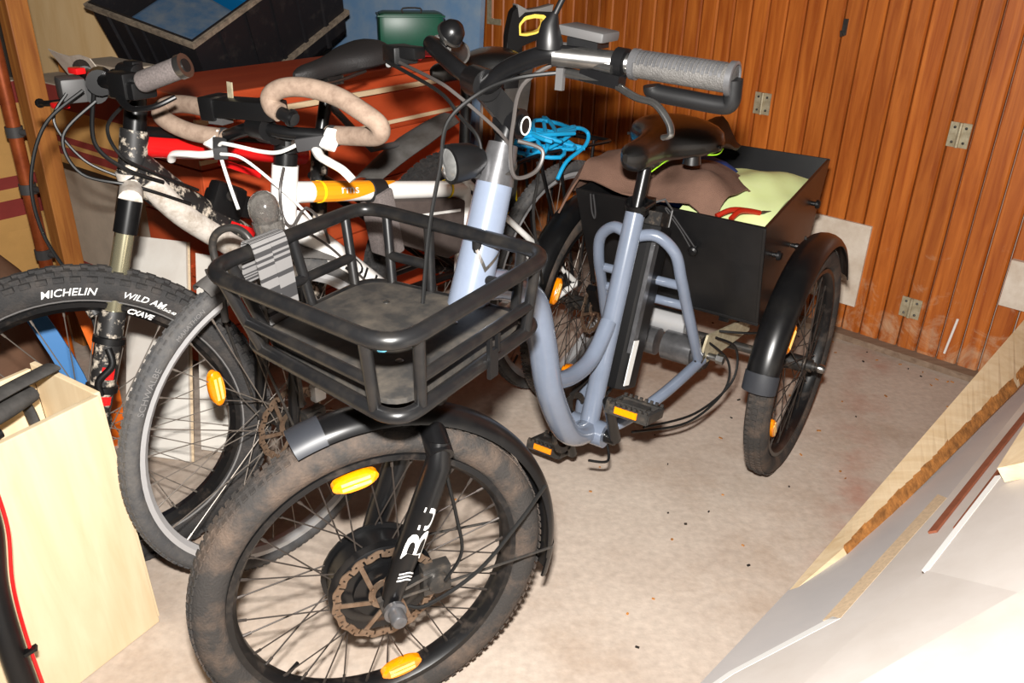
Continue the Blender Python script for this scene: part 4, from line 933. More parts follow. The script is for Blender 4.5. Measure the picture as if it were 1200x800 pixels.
# brake levers in white and grey
for s, A_ in ((-1, RA), (1, LA)):
    lv = wp(MB().cyl(A_+Vector((0, -.010, 0)), A_+Vector((0, .010, 0)), .019, 16).bar(A_+Vector((-.012, -s*.004, -.006)), A_+Vector((-.045, -s*.050, -.016)), .026, .024), 'brake_lever', 'strap_dark', bevel=.003)
    MB().bar(A_+Vector((-.004, s*.008, .012)), A_+Vector((-.028, s*.010, -.018)), .026, .020).build('lever_body', 'white_paint', lv, bevel=.004)
    MB().tube(crv([A_+Vector((-.028, -s*.02, -.022)), A_+Vector((-.045, s*.012, -.028)), A_+Vector((-.055, s*.045, -.030)), A_+Vector((-.060, s*.085, -.036)), A_+Vector((-.055, s*.105, -.052))], 6), [.0095, .0085], 10, flat=.8).build('lever_blade', 'white_paint', lv)
# cables
for pts, r_, m_ in (([RA+Vector((-.045, .050, -.016)), (.045, -.035, .917), (.03, 0, .915), (.0, .05, .925), (-.005, .075, .922), (.0, .085, .895), (.005, .075, .84), (.0, .05, .80)], .0036, 'cable_white'),
                    ([LA+Vector((-.045, -.05, -.016)), (.01, .03, .90), (.04, -.03, .85), (.09, -.04, .79), (.13, -.035, .735)], .0030, 'cable_white'),
                    ([(.055, -.03, .885), (.03, -.045, .85), (.03, -.045, .80), (.05, -.045, .775), (.09, -.04, .80), (.13, -.035, .76), (.15, -.03, .71)], .0030, 'cable_grey'),
                    ([(.06, -.055, .77), (.10, -.05, .74), (.16, -.035, .69), (.24, -.033, .60)], .0026, 'cable_grey'),
                    ([(.0, -.07, .60), (-.01, -.075, .48), (.02, -.07, .40)], .0028, 'cable_black')):
    cable(wbk, pts, r_, m_)
# big clear head lamp, front hoop rack, fender
hl = wp(MB().ball((-.010, -.045, .822), (.028, .031, .036), 20), 'head_lamp', 'clear_plastic')
MB().tube([(-.005, -.045, .80), (-.0, -.05, .755), (.012, -.045, .745)], [.030, .026, .016], 18).build('lamp_housing', 'clear_plastic', hl)
MB().bar((.0, -.04, .76), (.05, 0, .75), .012, .006).build('lamp_bracket', 'dark_metal', hl)
wp(MB().tube(crv([(-.10, -.010, .615), (-.098, -.008, .70), (-.098, .0, .765), (-.090, -.018, .795), (-.072, -.045, .800), (-.062, -.070, .775), (-.058, -.078, .70), (-.055, -.08, .625)], 6), .0072, 12), 'front_rack_hoop', 'dark_metal')
fm = MB(); fender_mb(fm, (0, 0, .352), .372, .054, R(62), R(112), 0, n=20); fo = wp(fm, 'front_fender', 'mudguard_grey')
MB().tube([(-.10, -.030, .71), (-.01, -.062, .36)], .003, 8).tube([(-.10, .030, .71), (-.01, .062, .36)], .003, 8).build('fender_stay', 'dark_metal', fo)
wp(MB().box((.045, -.060, .345), (.05, .026, .06)).cyl((.045, -.078, .35), (.045, -.04, .35), .019, 14), 'brake_caliper', 'dark_metal', bevel=.003)
wp(MB().box((.072, -.048, .40), (.03, .02, .04)), 'caliper_hose_clip', 'white_print', bevel=.004)
# low rack bars beside the front wheel
wp(MB().tube(crv([(-.08, -.075, .66), (-.03, -.080, .58), (.0, -.078, .50), (.01, -.070, .40)], 5), .006, 10), 'rack_strut', 'dark_metal')
wp(MB().tube([(-.06, -.080, .555), (.10, -.075, .585)], .006, 10), 'rack_rail', 'dark_metal')
# frame bag under the top tube
fb = wp(MB().prism([(.30, -.03, .765), (.585, -.03, .705), (.575, -.03, .575), (.52, -.03, .57), (.335, -.03, .66)], (0, .06, 0)), 'frame_bag', 'bag_brown', bevel=.010)
MB().bar((.345, -.032, .715), (.56, -.032, .685), .003, .006, up=(0, 0, 1)).build('zip_piping', 'cable_white', fb)
MB().bar((.42, -.034, .70), (.445, -.036, .655), .006, .010, up=(1, 0, 0)).build('zip_pull', 'charcoal_cloth', fb)
MB().bar((.313, 0, .783), (.345, 0, .63), .066, .046, up=(1, 0, 0)).build('bag_strap', 'mesh_grey', fb, bevel=.006)
c = ta.lerp(tb, .42); q = Vector((0, 1, 0)).rotation_difference((tb-ta).normalized()).to_matrix().to_4x4()
MB().lathe([(.0215, -.022), (.0255, -.020), (.0255, .020), (.0215, .022)], Matrix.Translation(c) @ q, seg=22, closed=True).build('velcro_strap', 'black_nylon', fb)
# seat post, saddle
wp(MB().tube([(.612, 0, .79), (.622, 0, .99)], .014, 14), 'seat_post', 'black_paint')
sm = MB(); saddle_mesh(sm, .27, .16, .06, .50, 1.01, nose=.024); wp(sm, 'saddle', 'saddle_black')
# rear rack
rk = wp(MB().tube(crv([(.74, -.055, .765), (.86, -.06, .772), (1.16, -.06, .752), (1.20, -.04, .750), (1.20, .04, .750), (1.16, .06, .752), (.86, .06, .772), (.74, .055, .765)], 5), .0055, 10), 'rear_rack', 'black_paint')
for x in (.80, .93, 1.02, 1.12): MB().tube([(x, -.06, .765), (x, .06, .765)], .0045, 8).build('rack_crossbar', 'black_paint', rk)
for s in (-1, 1):
    for x0, x1 in ((.84, 1.0), (.93, 1.03), (1.10, 1.06)): MB().tube([(x0, s*.062, .768), (x1, s*.066, .36)], .0048, 8).build('rack_strut', 'black_paint', rk)
# blue cord and yellow lock on the rack
Mw = Matrix.Translation(wbk.location) @ Matrix.Rotation(R(53), 4, 'Z')
def ww(x, y, z): return Mw @ Vector((x, y, z))
rr = random.Random(4); pts = []
for i in range(34):
    t = i/33; pts.append(ww(.90+.10*math.sin(i*1.9)+rr.uniform(-.02, .02)+.03*t, -.02+.07*math.cos(i*2.3), .785+.028*math.sin(i*1.3)+rr.uniform(0, .02)))
pts += [ww(.99, -.05, .815), ww(1.05, -.07, .80), ww(1.02, -.085, .77), ww(.94, -.08, .74), ww(.90, -.08, .70)]
tag(MB().tube(crv(pts, 5), .0055, 8).build('bungee_cord', 'sky_cord'), 'tangled bright blue bungee cord on the rear rack', 'cord')
wp(MB().prism([(.925, .10, .70), (.955, .10, .70), (.975, .10, .50), (.945, .10, .50)], (0, .02, 0)), 'yellow_lock', 'yellow_plastic', bevel=.004)
# ---------------------------------------------------------------- MOUNTAIN BIKE
mtb = thing('mountain_bike', 'muddy black, white and red mountain bike with knobbly tyres', 'bicycle', (-.877, 1.45, 0), R(90-33.5))
def mp_(mb, name, m, **kw): return mb.build(name, m, mtb, **kw)
MS = R(68-33.5); mL = Vector((-math.sin(MS), -math.cos(MS), 0)); mB = Vector((math.cos(MS), -math.sin(MS), 0))
def SM(lat, back, z): return mL*lat+mB*back+Vector((0, 0, z))
mw = make_wheel(mtb, (.03, 0, .352), -MS, .350, .056, .288, 28, 'tyre_dark', 'rim_black', 'spoke_steel', knob=.006, hub_r=.028, fl=.028, hub_m='greasy', seed=21, rim_h=.022, wall_line='strap_light')
MH = (.350-.288+.006)/2
def mtext(body, size, ang, rad=.313, sh=0.3, bold=.0002, y=-.0268): return arc_text(mw, body, size, rad, R(ang), y, 'white_print', sh, bold, torus=(.350-MH, MH, .028))
mtext('MICHELIN', .0215, 88); mtext('WILD AM', .0185, 63.5); mtext('27.5x2.40', .009, 55, .308)
arc_text(mw, 'CXAVE', .015, .279, R(63), -.0208, 'white_print', .3, .0005)
make_wheel(mtb, (1.20, 0, .352), 0, .350, .056, .288, 28, 'tyre_dark', 'rim_black', 'spoke_steel', name='wheel', knob=.006, hub_r=.028, fl=.028, hub_m='greasy', seed=22, rim_h=.022)
hub = Vector((.03, 0, .352)); HTm, HBm = Vector((.236, 0, .930)), Vector((.214, 0, .845))
cb_ = Vector((.205, 0, .815))      # crown
def leg(t, lat): # point along the fork leg, t 0 at crown, 1 at hub
    return cb_.lerp(hub, t)+mL*lat
for lat in (.066, -.066):
    a_, b_ = leg(.02, lat), leg(1.0, lat)
    lg = mp_(MB().tube([leg(.0, lat)-Vector((0, 0, .0)), leg(.13, lat)], .0225, 18), 'fork_crown_sleeve', 'black_paint')
    mp_(MB().tube([leg(.12, lat), leg(.46, lat)], .0172, 18), 'fork_stanchion', 'gold_steel')
    lo_ = mp_(MB().tube([leg(.44, lat), leg(.46, lat), leg(.60, lat), leg(.94, lat), leg(1.0, lat)], [.022, .0245, .0245, .021, .018], 18), 'fork_lower', 'muddy_black')
    if lat > 0:
        f3 = on_tube(leg(.62, lat), leg(.95, lat), .0246, (-.25, -1, .1))
        for x0, x1, y0, y1 in ((-.06, -.035, -.012, .012), (.0, .018, -.018, .014), (.045, .07, -.014, .010)):
            mb = MB()
            for k in range(4): mb.add([f3(x0, y0+(y1-y0)*k/4), f3(x1, y0+(y1-y0)*k/4), f3(x1, y0+(y1-y0)*(k+1)/4), f3(x0, y0+(y1-y0)*(k+1)/4)], [(0, 1, 2, 3)])
            mb.build('fork_decal', 'red_paint', lo_)
mp_(MB().tube([leg(.0, .07), leg(-.02, 0), leg(.0, -.07)], .022, 14), 'fork_crown', 'muddy_white')
mp_(MB().tube(crv([leg(.46, .058)+mB*-.03, leg(.40, .045)+mB*-.05, leg(.36, 0)+mB*-.055, leg(.40, -.045)+mB*-.05, leg(.46, -.058)+mB*-.03], 5), .013, 12), 'fork_arch', 'muddy_black')
# guard bands round the lower leg
for t in (.56, .76): MB().lathe([(.024, -.008), (.030, -.006), (.030, .006), (.024, .008)], Matrix.Translation(leg(t, .066)) @ Vector((0, 1, 0)).rotation_difference((hub-cb_).normalized()).to_matrix().to_4x4(), seg=22, closed=True).build('bottle_band', 'black_plastic', mtb)
mp_(MB().tube(crv([leg(.57, .098), leg(.64, .100)+mB*.012, leg(.70, .100)-mB*.008, leg(.76, .098)], 6), .007, 10), 'band_strut', 'black_plastic')
# frame
mp_(MB().tube([HBm, HTm], .027, 20), 'head_tube', 'muddy_black')
mp_(MB().tube([HBm+Vector((-.004, 0, -.022)), HBm+Vector((0, 0, .004))], [.024, .031], 20), 'headset_cup', 'muddy_white')
mp_(MB().tube(crv([HBm+Vector((0, 0, .02)), (.30, 0, .775), (.42, 0, .672), (.562, 0, .545), (.66, 0, .40)], 6), .034, 20, flat=1.15), 'down_tube', 'muddy_black')
mp_(MB().tube(crv([HBm+Vector((.02, -.012, -.008)), (.30, -.016, .748), (.42, -.018, .640), (.562, -.018, .512), (.655, -.012, .38)], 6), .027, 16), 'down_tube_skid', 'muddy_white')
mp_(MB().tube(crv([HTm+Vector((0, 0, -.03)), (.33, 0, .878), (.48, 0, .845), (.66, 0, .80)], 6), .023, 16), 'top_tube', 'red_paint')
mp_(MB().tube(crv([HTm+Vector((.0, -.0, -.005)), (.33, 0, .903), (.48, 0, .872), (.66, 0, .828)], 6), .014, 12), 'top_tube_edge', 'black_paint')
mp_(MB().tube([(.66, 0, .38), (.72, 0, .84)], .021, 16), 'seat_tube', 'muddy_black')
mp_(MB().box((.415, -.012, .748), (.085, .036, .075), Matrix.Rotation(R(28), 3, 'Y')).bar((.38, 0, .76), (.60, 0, .66), .04, .05), 'motor_cover', 'black_plastic', bevel=.012)
MB().lathe([(0, -.004), (.012, -.004), (.012, 0)], Matrix.Translation((.41, -.040, .765)), seg=16).build('pivot_bolt', 'dark_metal', mtb)
MB().bar((.40, -.040, .70), (.46, -.040, .665), .004, .020).build('red_trim', 'red_paint', mtb)
MB().bar((.40, -.03, .84), (.50, -.03, .79), .012, .014).build('red_link', 'red_paint', mtb)
for s in (-1, 1):
    mp_(MB().tube([(.70, s*.02, .74), (.80, s*.055, .66), (1.20, s*.07, .352)], .010, 10), 'seat_stay', 'black_paint')
    mp_(MB().tube([(.66, s*.025, .39), (.80, s*.055, .38), (1.20, s*.07, .352)], .012, 10), 'chain_stay', 'black_paint')
# seat post, saddle
mp_(MB().tube([(.72, 0, .83), (.765, 0, .965)], .0155, 14), 'seat_post', 'black_paint')
sm = MB(); saddle_mesh(sm, .285, .15, .060, .655, .985, tilt=.10, nose=.026, k=.55); so = mp_(sm, 'saddle', 'saddle_worn')
for s in (-1, 1): MB().tube(crv([(.70, s*.02, .965), (.76, s*.022, .960), (.86, s*.03, .975)], 5), .004, 8).build('saddle_rail', 'steel', so)
MB().box((.768, 0, .962), (.05, .04, .02)).build('saddle_clamp', 'greasy', so)
# stem, bars
mp_(MB().tube([HTm, HTm+Vector((.012, 0, .045))], .0215, 18).tube([HTm+Vector((.012, 0, .04)), HTm+Vector((.02, 0, .075))], .0185, 16), 'headset', 'black_paint')
cS = Vector((.205, .035, 1.022))
mp_(MB().bar(HTm+Vector((.016, 0, .070)), cS, .040, .036).tube([cS-mL*.024, cS+mL*.024], .024, 16), 'stem', 'black_paint')
gN0, gN1 = Vector((.175, -.150, 1.043)), Vector((.215, -.205, 1.070)); gF = Vector((.345, .335, 1.002))
mp_(MB().tube(crv([gN0+(gN1-gN0)*.3, gN0, (.190, -.07, 1.035), cS, (.235, .12, 1.018), (.275, .205, 1.012), gF], 6), .0135, 12), 'handlebar', 'black_paint')
gd = (Vector((.206, -.20, 1.068))-Vector((.165, -.175, 1.046)))
ga = Vector((.160, -.165, 1.046)); gb = Vector((.1905, -.245, 1.0775))
g1 = mp_(MB().tube([ga, ga.lerp(gb, .06), ga.lerp(gb, .9), gb], [.0165, .0185, .0185, .0190], 20), 'grip', 'mesh_grey')
q = Vector((0, 1, 0)).rotation_difference((gb-ga).normalized()).to_matrix().to_4x4()
MB().lathe([(.011, -.006), (.0205, -.006), (.0205, .006), (.011, .006), (.010, -.03)], Matrix.Translation(gb) @ q, seg=24).build('lock_ring', 'steel', g1)
MB().lathe([(.0, .0075), (.0112, .0075), (.0112, .002)], Matrix.Translation(gb) @ q, seg=20).build('bar_opening', 'black_print', g1)
mp_(MB().tube([(.245, .15, 1.016), (.255, .17, 1.014), gF], [.018, .0175, .0175], 16), 'grip', 'grip_rubber')
lv = mp_(MB().box((.165, -.105, 1.035), (.035, .05, .045)).box((.20, -.055, 1.028), (.03, .045, .05)).box((.178, -.13, 1.028), (.05, .03, .03)), 'brake_lever', 'black_plastic', bevel=.005)
MB().tube(crv([(.150, -.11, 1.015), (.135, -.16, 1.005), (.145, -.21, 1.012), (.175, -.235, 1.028)], 5), [.008, .006], 10, flat=.7).build('lever_blade', 'black_plastic', lv)
mp_(MB().box((.205, -.08, 1.055), (.022, .03, .03)).cyl((.20, -.05, 1.05), (.20, -.10, 1.05), .016, 14), 'shifter', 'black_plastic', bevel=.004)
dp = mp_(MB().box((.185, .105, 1.002), (.045, .065, .045), Matrix.Rotation(R(-20), 3, 'Z')), 'display', 'grey_plastic', bevel=.006)
MB().cyl((.205, .06, 1.0), (.215, .075, 1.0), .024, 18).build('display_mount', 'black_plastic', dp)
MB().box((.17, .13, .97), (.025, .03, .012)).build('red_button', 'red_paint', dp, bevel=.004)
MB().box((.20, .10, 1.035), (.02, .03, .012)).build('red_tab', 'red_paint', dp, bevel=.003)
lv = mp_(MB().box((.245, .135, 1.0), (.04, .05, .04)), 'brake_lever', 'black_plastic', bevel=.004)
MB().tube(crv([(.20, .13, .975), (.18, .19, .965), (.20, .26, .955)], 5), .006, 8).ball((.20, .262, .954), .010, 10).build('lever_blade', 'black_plastic', lv)
for pts, r_ in (([(.165, .03, 1.01), (.10, .07, .95), (.06, .085, .85), (.055, .075, .75), (.075, .05, .66), (.085, .02, .58), (.075, .0, .52)], .0036), ([(.18, .02, .99), (.12, .05, .93), (.13, .03, .86), (.20, -.03, .83), (.30, -.05, .775)], .0034),
                ([(.20, -.06, 1.0), (.17, -.02, .95), (.17, -.045, .90), (.22, -.05, .86), (.32, -.055, .80)], .0034), ([(.19, .04, 1.0), (.15, .0, .92), (.18, -.035, .87), (.25, -.045, .83)], .0042), ([(.16, .08, 1.0), (.13, .09, .95), (.15, .05, .88), (.20, .01, .84)], .003)):
    cable(mtb, pts, r_, 'cable_black')
# rear mud guard blade
rows = []
for i in range(13):
    t = i/12; rows.append([Vector((.86+.36*t, .055*u_*(1-.5*abs(t-.6)), .705+.16*t-.05*t*t-.02*u_*u_)) for u_ in (-1, -.6, -.2, .2, .6, 1)])
mp_(MB().sheet(rows, .004), 'mud_guard', 'mudguard_grey')
mp_(MB().tube([(.765, 0, .90), (.90, 0, .77), (1.0, 0, .765)], .009, 10), 'mud_guard_arm', 'grey_plastic')
# ---------------------------------------------------------------- RED CHEST and what stands on and round it
KZ = R(36.0); KU = Vector((math.sin(KZ), math.cos(KZ), 0)); KV = Vector((-math.cos(KZ), math.sin(KZ), 0)); K0 = Vector((-.86, 2.26, 0))
def KK(u_, v_, z): return K0+KU*u_+KV*v_+Vector((0, 0, z))
KROT = math.atan2(KU.y, KU.x)     # local x along KU, local y along KV
ch = thing('red_chest', 'long red painted wooden chest standing behind the two bicycles', 'chest', K0, KROT)
def cp_(mb, name, m, **kw): return mb.build(name, m, ch, **kw)
def lb(x0, x1, y0, y1, z0, z1): return MB().box(((x0+x1)/2, (y0+y1)/2, (z0+z1)/2), (x1-x0, y1-y0, z1-z0))
CHL, CHD, CHH = 1.15, .32, .885
cp_(lb(.012, CHL-.012, .012, CHD, .04, CHH-.03), 'body', 'red_paint_wood', smooth=False)
cp_(lb(-.02, CHL+.02, -.025, CHD+.01, CHH-.028, CHH), 'lid', 'red_paint_wood', smooth=False, bevel=.006)
for z0, z1 in ((.04, .20), (.205, .36), (.365, .52), (.525, .68), (.685, .80)):
    cp_(lb(0, CHL, 0, .012, z0, z1), 'front_plank', 'red_paint_wood', smooth=False, bevel=.002)
    cp_(lb(0, .012, .012, CHD, z0, z1), 'end_plank', 'red_paint_wood', smooth=False, bevel=.002)
cp_(lb(-.004, CHL, -.010, .0, .806, .822), 'beading', 'pale_plank', smooth=False)
cp_(lb(-.004, CHL, -.006, .0, .700, .712), 'beading', 'pale_plank', smooth=False)
for y0, y1 in ((0, .09), (.11, .20), (.22, CHD)): cp_(lb(-.022, -.0, y0, y1, .36, .385), 'end_batten', 'red_paint_wood', smooth=False, bevel=.003)
cp_(lb(-.035, 0, .0, CHD, .30, .345), 'skirting_ledge', 'red_paint_wood', smooth=False, bevel=.004)
# black crate, tipped, on the chest
def dirv(az, el): a_, e_ = R(az), R(el); return Vector((math.sin(a_)*math.cos(e_), math.cos(a_)*math.cos(e_), math.sin(e_)))
cr_r = dirv(33, 24); cl = dirv(-84, 0); cl = (cl-cr_r*cl.dot(cr_r)).normalized(); cn = cr_r.cross(cl); cn = cn if cn.z > 0 else -cn
CLr, CLl, CHt, CFl = .66, .42, .36, .02
CB = Vector((-.994, 2.682, .97))-cn*CHt+(cr_r+cl)*CFl
crate = thing('storage_crate', 'dusty black ribbed crate tipped up behind the red chest', 'crate', CB)
def cpt(i, j, h, e=0.0):  # i,j in 0..1 along the right and left directions, h 0..1 up the wall
    f = CFl*h+e; return cr_r*(-f+(CLr+2*f)*i)+cl*(-f+(CLl+2*f)*j)+cn*CHt*h
def wall4(i0, j0, i1, j1, h0, h1, t0=0.0, t1=-.006):
    return MB().hexa([cpt(i0, j0, h0, t0), cpt(i1, j1, h0, t0), cpt(i1, j1, h0, t1), cpt(i0, j0, h0, t1), cpt(i0, j0, h1, t0), cpt(i1, j1, h1, t0), cpt(i1, j1, h1, t1), cpt(i0, j0, h1, t1)])
for (i0, j0, i1, j1) in ((0, 0, 1, 0), (0, 0, 0, 1), (1, 0, 1, 1), (0, 1, 1, 1)):
    wl = wall4(i0, j0, i1, j1, 0, 1).build('crate_wall', 'crate_black', crate, smooth=False)
    for h0, t in ((.945, .012), (.20, .014)):
        wall4(i0, j0, i1, j1, h0, h0+.045, t, 0).build('crate_ledge', 'crate_rim', crate, smooth=False)
    for k in range(1, 6):
        c_ = k/6; a_ = (i0+(i1-i0)*(c_-.01), j0+(j1-j0)*(c_-.01)); b_ = (i0+(i1-i0)*(c_+.01), j0+(j1-j0)*(c_+.01))
        wall4(a_[0], a_[1], b_[0], b_[1], .0, .92, .008, 0).build('crate_rib', 'crate_black', crate, smooth=False)
MB().hexa([cpt(0, 0, 0), cpt(1, 0, 0), cpt(1, 1, 0), cpt(0, 1, 0), cpt(0, 0, .04), cpt(1, 0, .04), cpt(1, 1, .04), cpt(0, 1, .04)]).build('crate_floor', 'crate_black', crate, smooth=False)
def inside(mb): mb.v = [tuple(Vector(v)+CB) for v in mb.v]; return mb
def cin(i, j, h): return cpt(i, j, h, -.02)
mb = MB().hexa([cin(.02, .15, .10), cin(.45, .15, .10), cin(.45, .85, .10), cin(.02, .85, .10), cin(.02, .12, .62), cin(.45, .12, .62), cin(.45, .88, .80), cin(.02, .88, .80)])
tag(inside(mb).build('blue_tank', 'tank_blue', smooth=False, bevel=.01), 'dull blue plastic container lying in the black crate', 'container')
mb = MB().hexa([cin(.50, .05, .10), cin(.60, .05, .10), cin(.60, .95, .10), cin(.50, .95, .10), cin(.50, .05, .75), cin(.60, .05, .75), cin(.60, .95, .75), cin(.50, .95, .75)])
tag(inside(mb).build('blue_plate', 'bright_blue', smooth=False, bevel=.004), 'bright blue plate standing in the black crate', 'plate')
mb = MB().hexa([cin(.64, .05, .10), cin(.97, .05, .10), cin(.97, .95, .10), cin(.64, .95, .10), cin(.64, .05, .68), cin(.97, .05, .72), cin(.97, .95, .80), cin(.64, .95, .70)])
tag(inside(mb).build('pink_stone_block', 'stone_pink', smooth=False, bevel=.012), 'rough pinkish block in the far end of the black crate', 'block')
# green tin, red cloth, blue board
gt = thing('green_tin', 'dark green metal box on the far end of the red chest', 'box', KK(1.02, .16, CHH+.012), R(12))
MB().box((0, 0, .065), (.23, .13, .13)).build('tin_body', 'green_tin', gt, bevel=.022)
MB().box((0, 0, .118), (.236, .136, .006)).build('tin_seam', 'green_tin', gt, bevel=.002)
MB().tube(crv([(-.03, -.07, .13), (-.03, -.07, .145), (.03, -.07, .145), (.03, -.07, .13)], 3), .003, 8).build('tin_handle', 'dark_metal', gt)
rows = [[KK(.80+.26*i/10, -.015+.30*j/8, CHH+.006+.012*abs(math.sin(i*1.1+j*.8))) for j in range(9)] for i in range(11)]
tag(MB().sheet(rows, .004).build('red_cloth', 'red_cloth'), 'crumpled red cloth under the green tin on the chest', 'cloth')
bb = MB().hexa([KK(1.22, .055, 0), KK(1.22, .95, 0), KK(1.245, .95, 0), KK(1.245, .055, 0), KK(1.30, .055, 1.16), KK(1.30, .95, 1.16), KK(1.325, .95, 1.16), KK(1.325, .055, 1.16)])
tag(bb.build('blue_board', 'blue_board', smooth=False), 'scuffed pale blue board standing on edge behind the red chest', 'board')
# folded carrier on the front lip of the chest
fc = thing('bike_carrier', 'folded black bicycle carrier with silver tube loop on the chest lid', 'carrier', KK(.70, .03, CHH), KROT)
MB().tube(crv([(.16, .02, .012), (.02, -.03, .012), (-.03, -.035, .020), (-.035, .0, .030), (.02, .012, .026), (.16, .06, .012)], 6), .006, 10).build('tube_loop', 'steel', fc)
MB().bar((-.06, .03, .02), (.20, .04, .02), .045, .030).build('carrier_arm', 'greasy', fc, bevel=.004)
MB().bar((.0, -.02, .03), (.12, .06, .045), .016, .012).build('carrier_clamp', 'dark_metal', fc)
MB().box((-.07, .0, .015), (.018, .022, .022)).build('yellow_cap', 'yellow_plastic', fc, bevel=.003)
# white boards leaning on the end of the chest
def slab(p, th, name, m, lab, cat, edge=None, bevel=0):
    a_, b_, c_, d_ = [Vector(q) for q in p]; n_ = (b_-a_).cross(d_-a_).normalized()*th
    o = MB().hexa([a_, b_, c_, d_, a_+n_, b_+n_, c_+n_, d_+n_]).build(name, m, smooth=False, bevel=bevel); return tag(o, lab, cat)
o = slab([(-1.03, 1.90, 0), (-.845, 1.865, 0), (-.925, 2.255, .475), (-1.11, 2.30, .475)], .016, 'white_board', 'white_board', 'white board leaning on the chest end behind the mountain bike wheel', 'board')
eb = MB().bar((-.843, 1.862, .002), (-.923, 2.252, .477), .006, .018, up=(.3, -.8, .5)).build('raw_edge', 'raw_chip', o, smooth=False)
slab([(-.835, 1.925, 0), (-.755, 1.91, 0), (-.82, 2.235, .44), (-.90, 2.25, .445)], .016, 'white_board', 'white_board', 'narrow white board with raw edge leaning beside the wider white board', 'board')
# striped cartons at left
def carton(name, lab, u0, u1, v0, v1, z0, z1, stripes, top='card_grey', base='card_tan'):
    t = thing(name, lab, 'carton', KK(u0, v0, z0), KROT); L, D, H = u1-u0, v1-v0, z1-z0
    MB().box((L/2, D/2, H/2), (L, D, H)).build('carton_body', base, t, smooth=False)
    for (a_, b_) in stripes:
        MB().box((-.001, D/2, H*(a_+b_)/2), (.003, D+.004, H*(b_-a_))).build('stripe', 'card_maroon', t, smooth=False)
        MB().box((L/2, -.001, H*(a_+b_)/2), (L, .003, H*(b_-a_))).build('stripe', 'card_maroon', t, smooth=False)
    MB().box((L/2, D/2, H+.002), (L+.004, D+.004, .004)).build('carton_top', top, t, smooth=False)
    return t
carton('striped_carton', 'tan carton with maroon stripes beside the red chest', .02, .24, .37, .98, .568, .822, ((.72, 1.0), (.28, .36), (.12, .22)))
carton('striped_carton', 'tan striped carton at the left edge of the picture behind the pipe', -.30, .05, 1.06, 1.55, .30, .80, ((.10, .22), (.30, .38), (.86, 1.0)))
rd = MB().lathe([(0, -.002), (.055, -.002), (.055, .0)], Matrix.Rotation(R(90), 4, 'Z'), seg=24).build('red_disc_print', 'card_maroon', bpy.data.objects['striped_carton.001'], smooth=False); rd.location = (-.001, .10, .36)
carton('grey_carton', 'worn grey carton with a maroon band under the tan striped carton', .05, .25, .38, .95, 0, .54, ((.22, .36),), base='card_grey')
slab([KK(.03, .36, .542), KK(.25, .36, .542), KK(.25, 1.0, .542), KK(.03, 1.0, .542)], .024, 'gap_shadow_slab', 'black_print', 'black slab standing in for the shadow gap between the grey carton and the striped carton', 'board')  # black slab paints in the shadow of the gap between the cartons
tb_ = lb(-.30, .05, 1.06, 1.55, 0, .30); o = tb_.build('lower_carton', 'card_tan', smooth=False); o.location = K0; o.rotation_euler = (0, 0, KROT); tag(o, 'plain tan carton on the floor under the left striped carton', 'carton')
ct = carton('support_carton', 'plain tan carton behind the red chest carrying the black crate', .40, 1.02, .38, .84, 0, .615, ())
# torn white carton on top
t = thing('torn_white_carton', 'torn white cardboard box lying on the striped carton', 'carton', KK(.08, .46, .826), KROT)
MB().box((.06, .13, .035), (.12, .26, .07)).build('carton_body', 'card_grey', t, smooth=False)
MB().sheet([[(-.012-.01*i, .03+.06*j+.01*i, .002+.024*i+.006*math.sin(j*2)) for j in range(5)] for i in range(5)], .003).build('torn_flap', 'card_white', t)
# tan sheet, ledge behind
slab([KK(.40, .865, 0), KK(.27, 1.46, 0), KK(.29, 1.46, 1.45), KK(.42, .865, 1.45)], .02, 'tan_sheet', 'tan_ply', 'large tan plywood sheet standing behind the cartons', 'board')
o = MB().bar(KK(.20, .70, .845), KK(.17, .97, .845), .05, .035).build('wooden_batten', 'post_wood', smooth=False); tag(o, 'short wooden batten lying across the back of the striped carton', 'batten')
# post and pipe
pp = KK(-.10, .66, 0); 
o = MB().bar(pp, pp+Vector((0, 0, 2.44)), .062, .062, up=KV).build('wooden_post', 'post_wood', smooth=False, bevel=.003); tag(o, 'square brown wooden post standing at the left in front of the carton', 'post')
cpv = KK(-.13, .765, 0); pipe = thing('copper_pipe', 'reddish vertical pipe with grey clips beside the wooden post', 'pipe', cpv)
MB().tube([(0, 0, 0), (0, 0, 2.4)], .021, 16).build('pipe_tube', 'copper', pipe)
for z in (.30, .52, .70):
    c = MB().lathe([(.0212, -.016), (.0255, -.016), (.0255, .016), (.0212, .016)], Matrix.Translation((0, 0, z)) @ Matrix.Rotation(R(90), 4, 'X'), seg=22, closed=True); c.tube([(0, 0, z), KU*-.0+(KK(-.10, .69, 0)-cpv)*.9+Vector((0, 0, z))], .010, 10); c.build('pipe_clip', 'grey_plastic', pipe)
o = MB().lathe([(.0, 0), (.034, 0), (.036, .03), (.030, .05), (.0, .052)], Matrix.Translation(KK(-.22, .56, .17)) @ Matrix.Rotation(R(90), 4, 'X'), seg=20); o.tube([KK(-.22, .56, .0), KK(-.22, .56, .17)], .024, 16); tag(o.build('orange_pipe_stub', 'orange_plastic'), 'short orange pipe stub by the foot of the post', 'pipe')
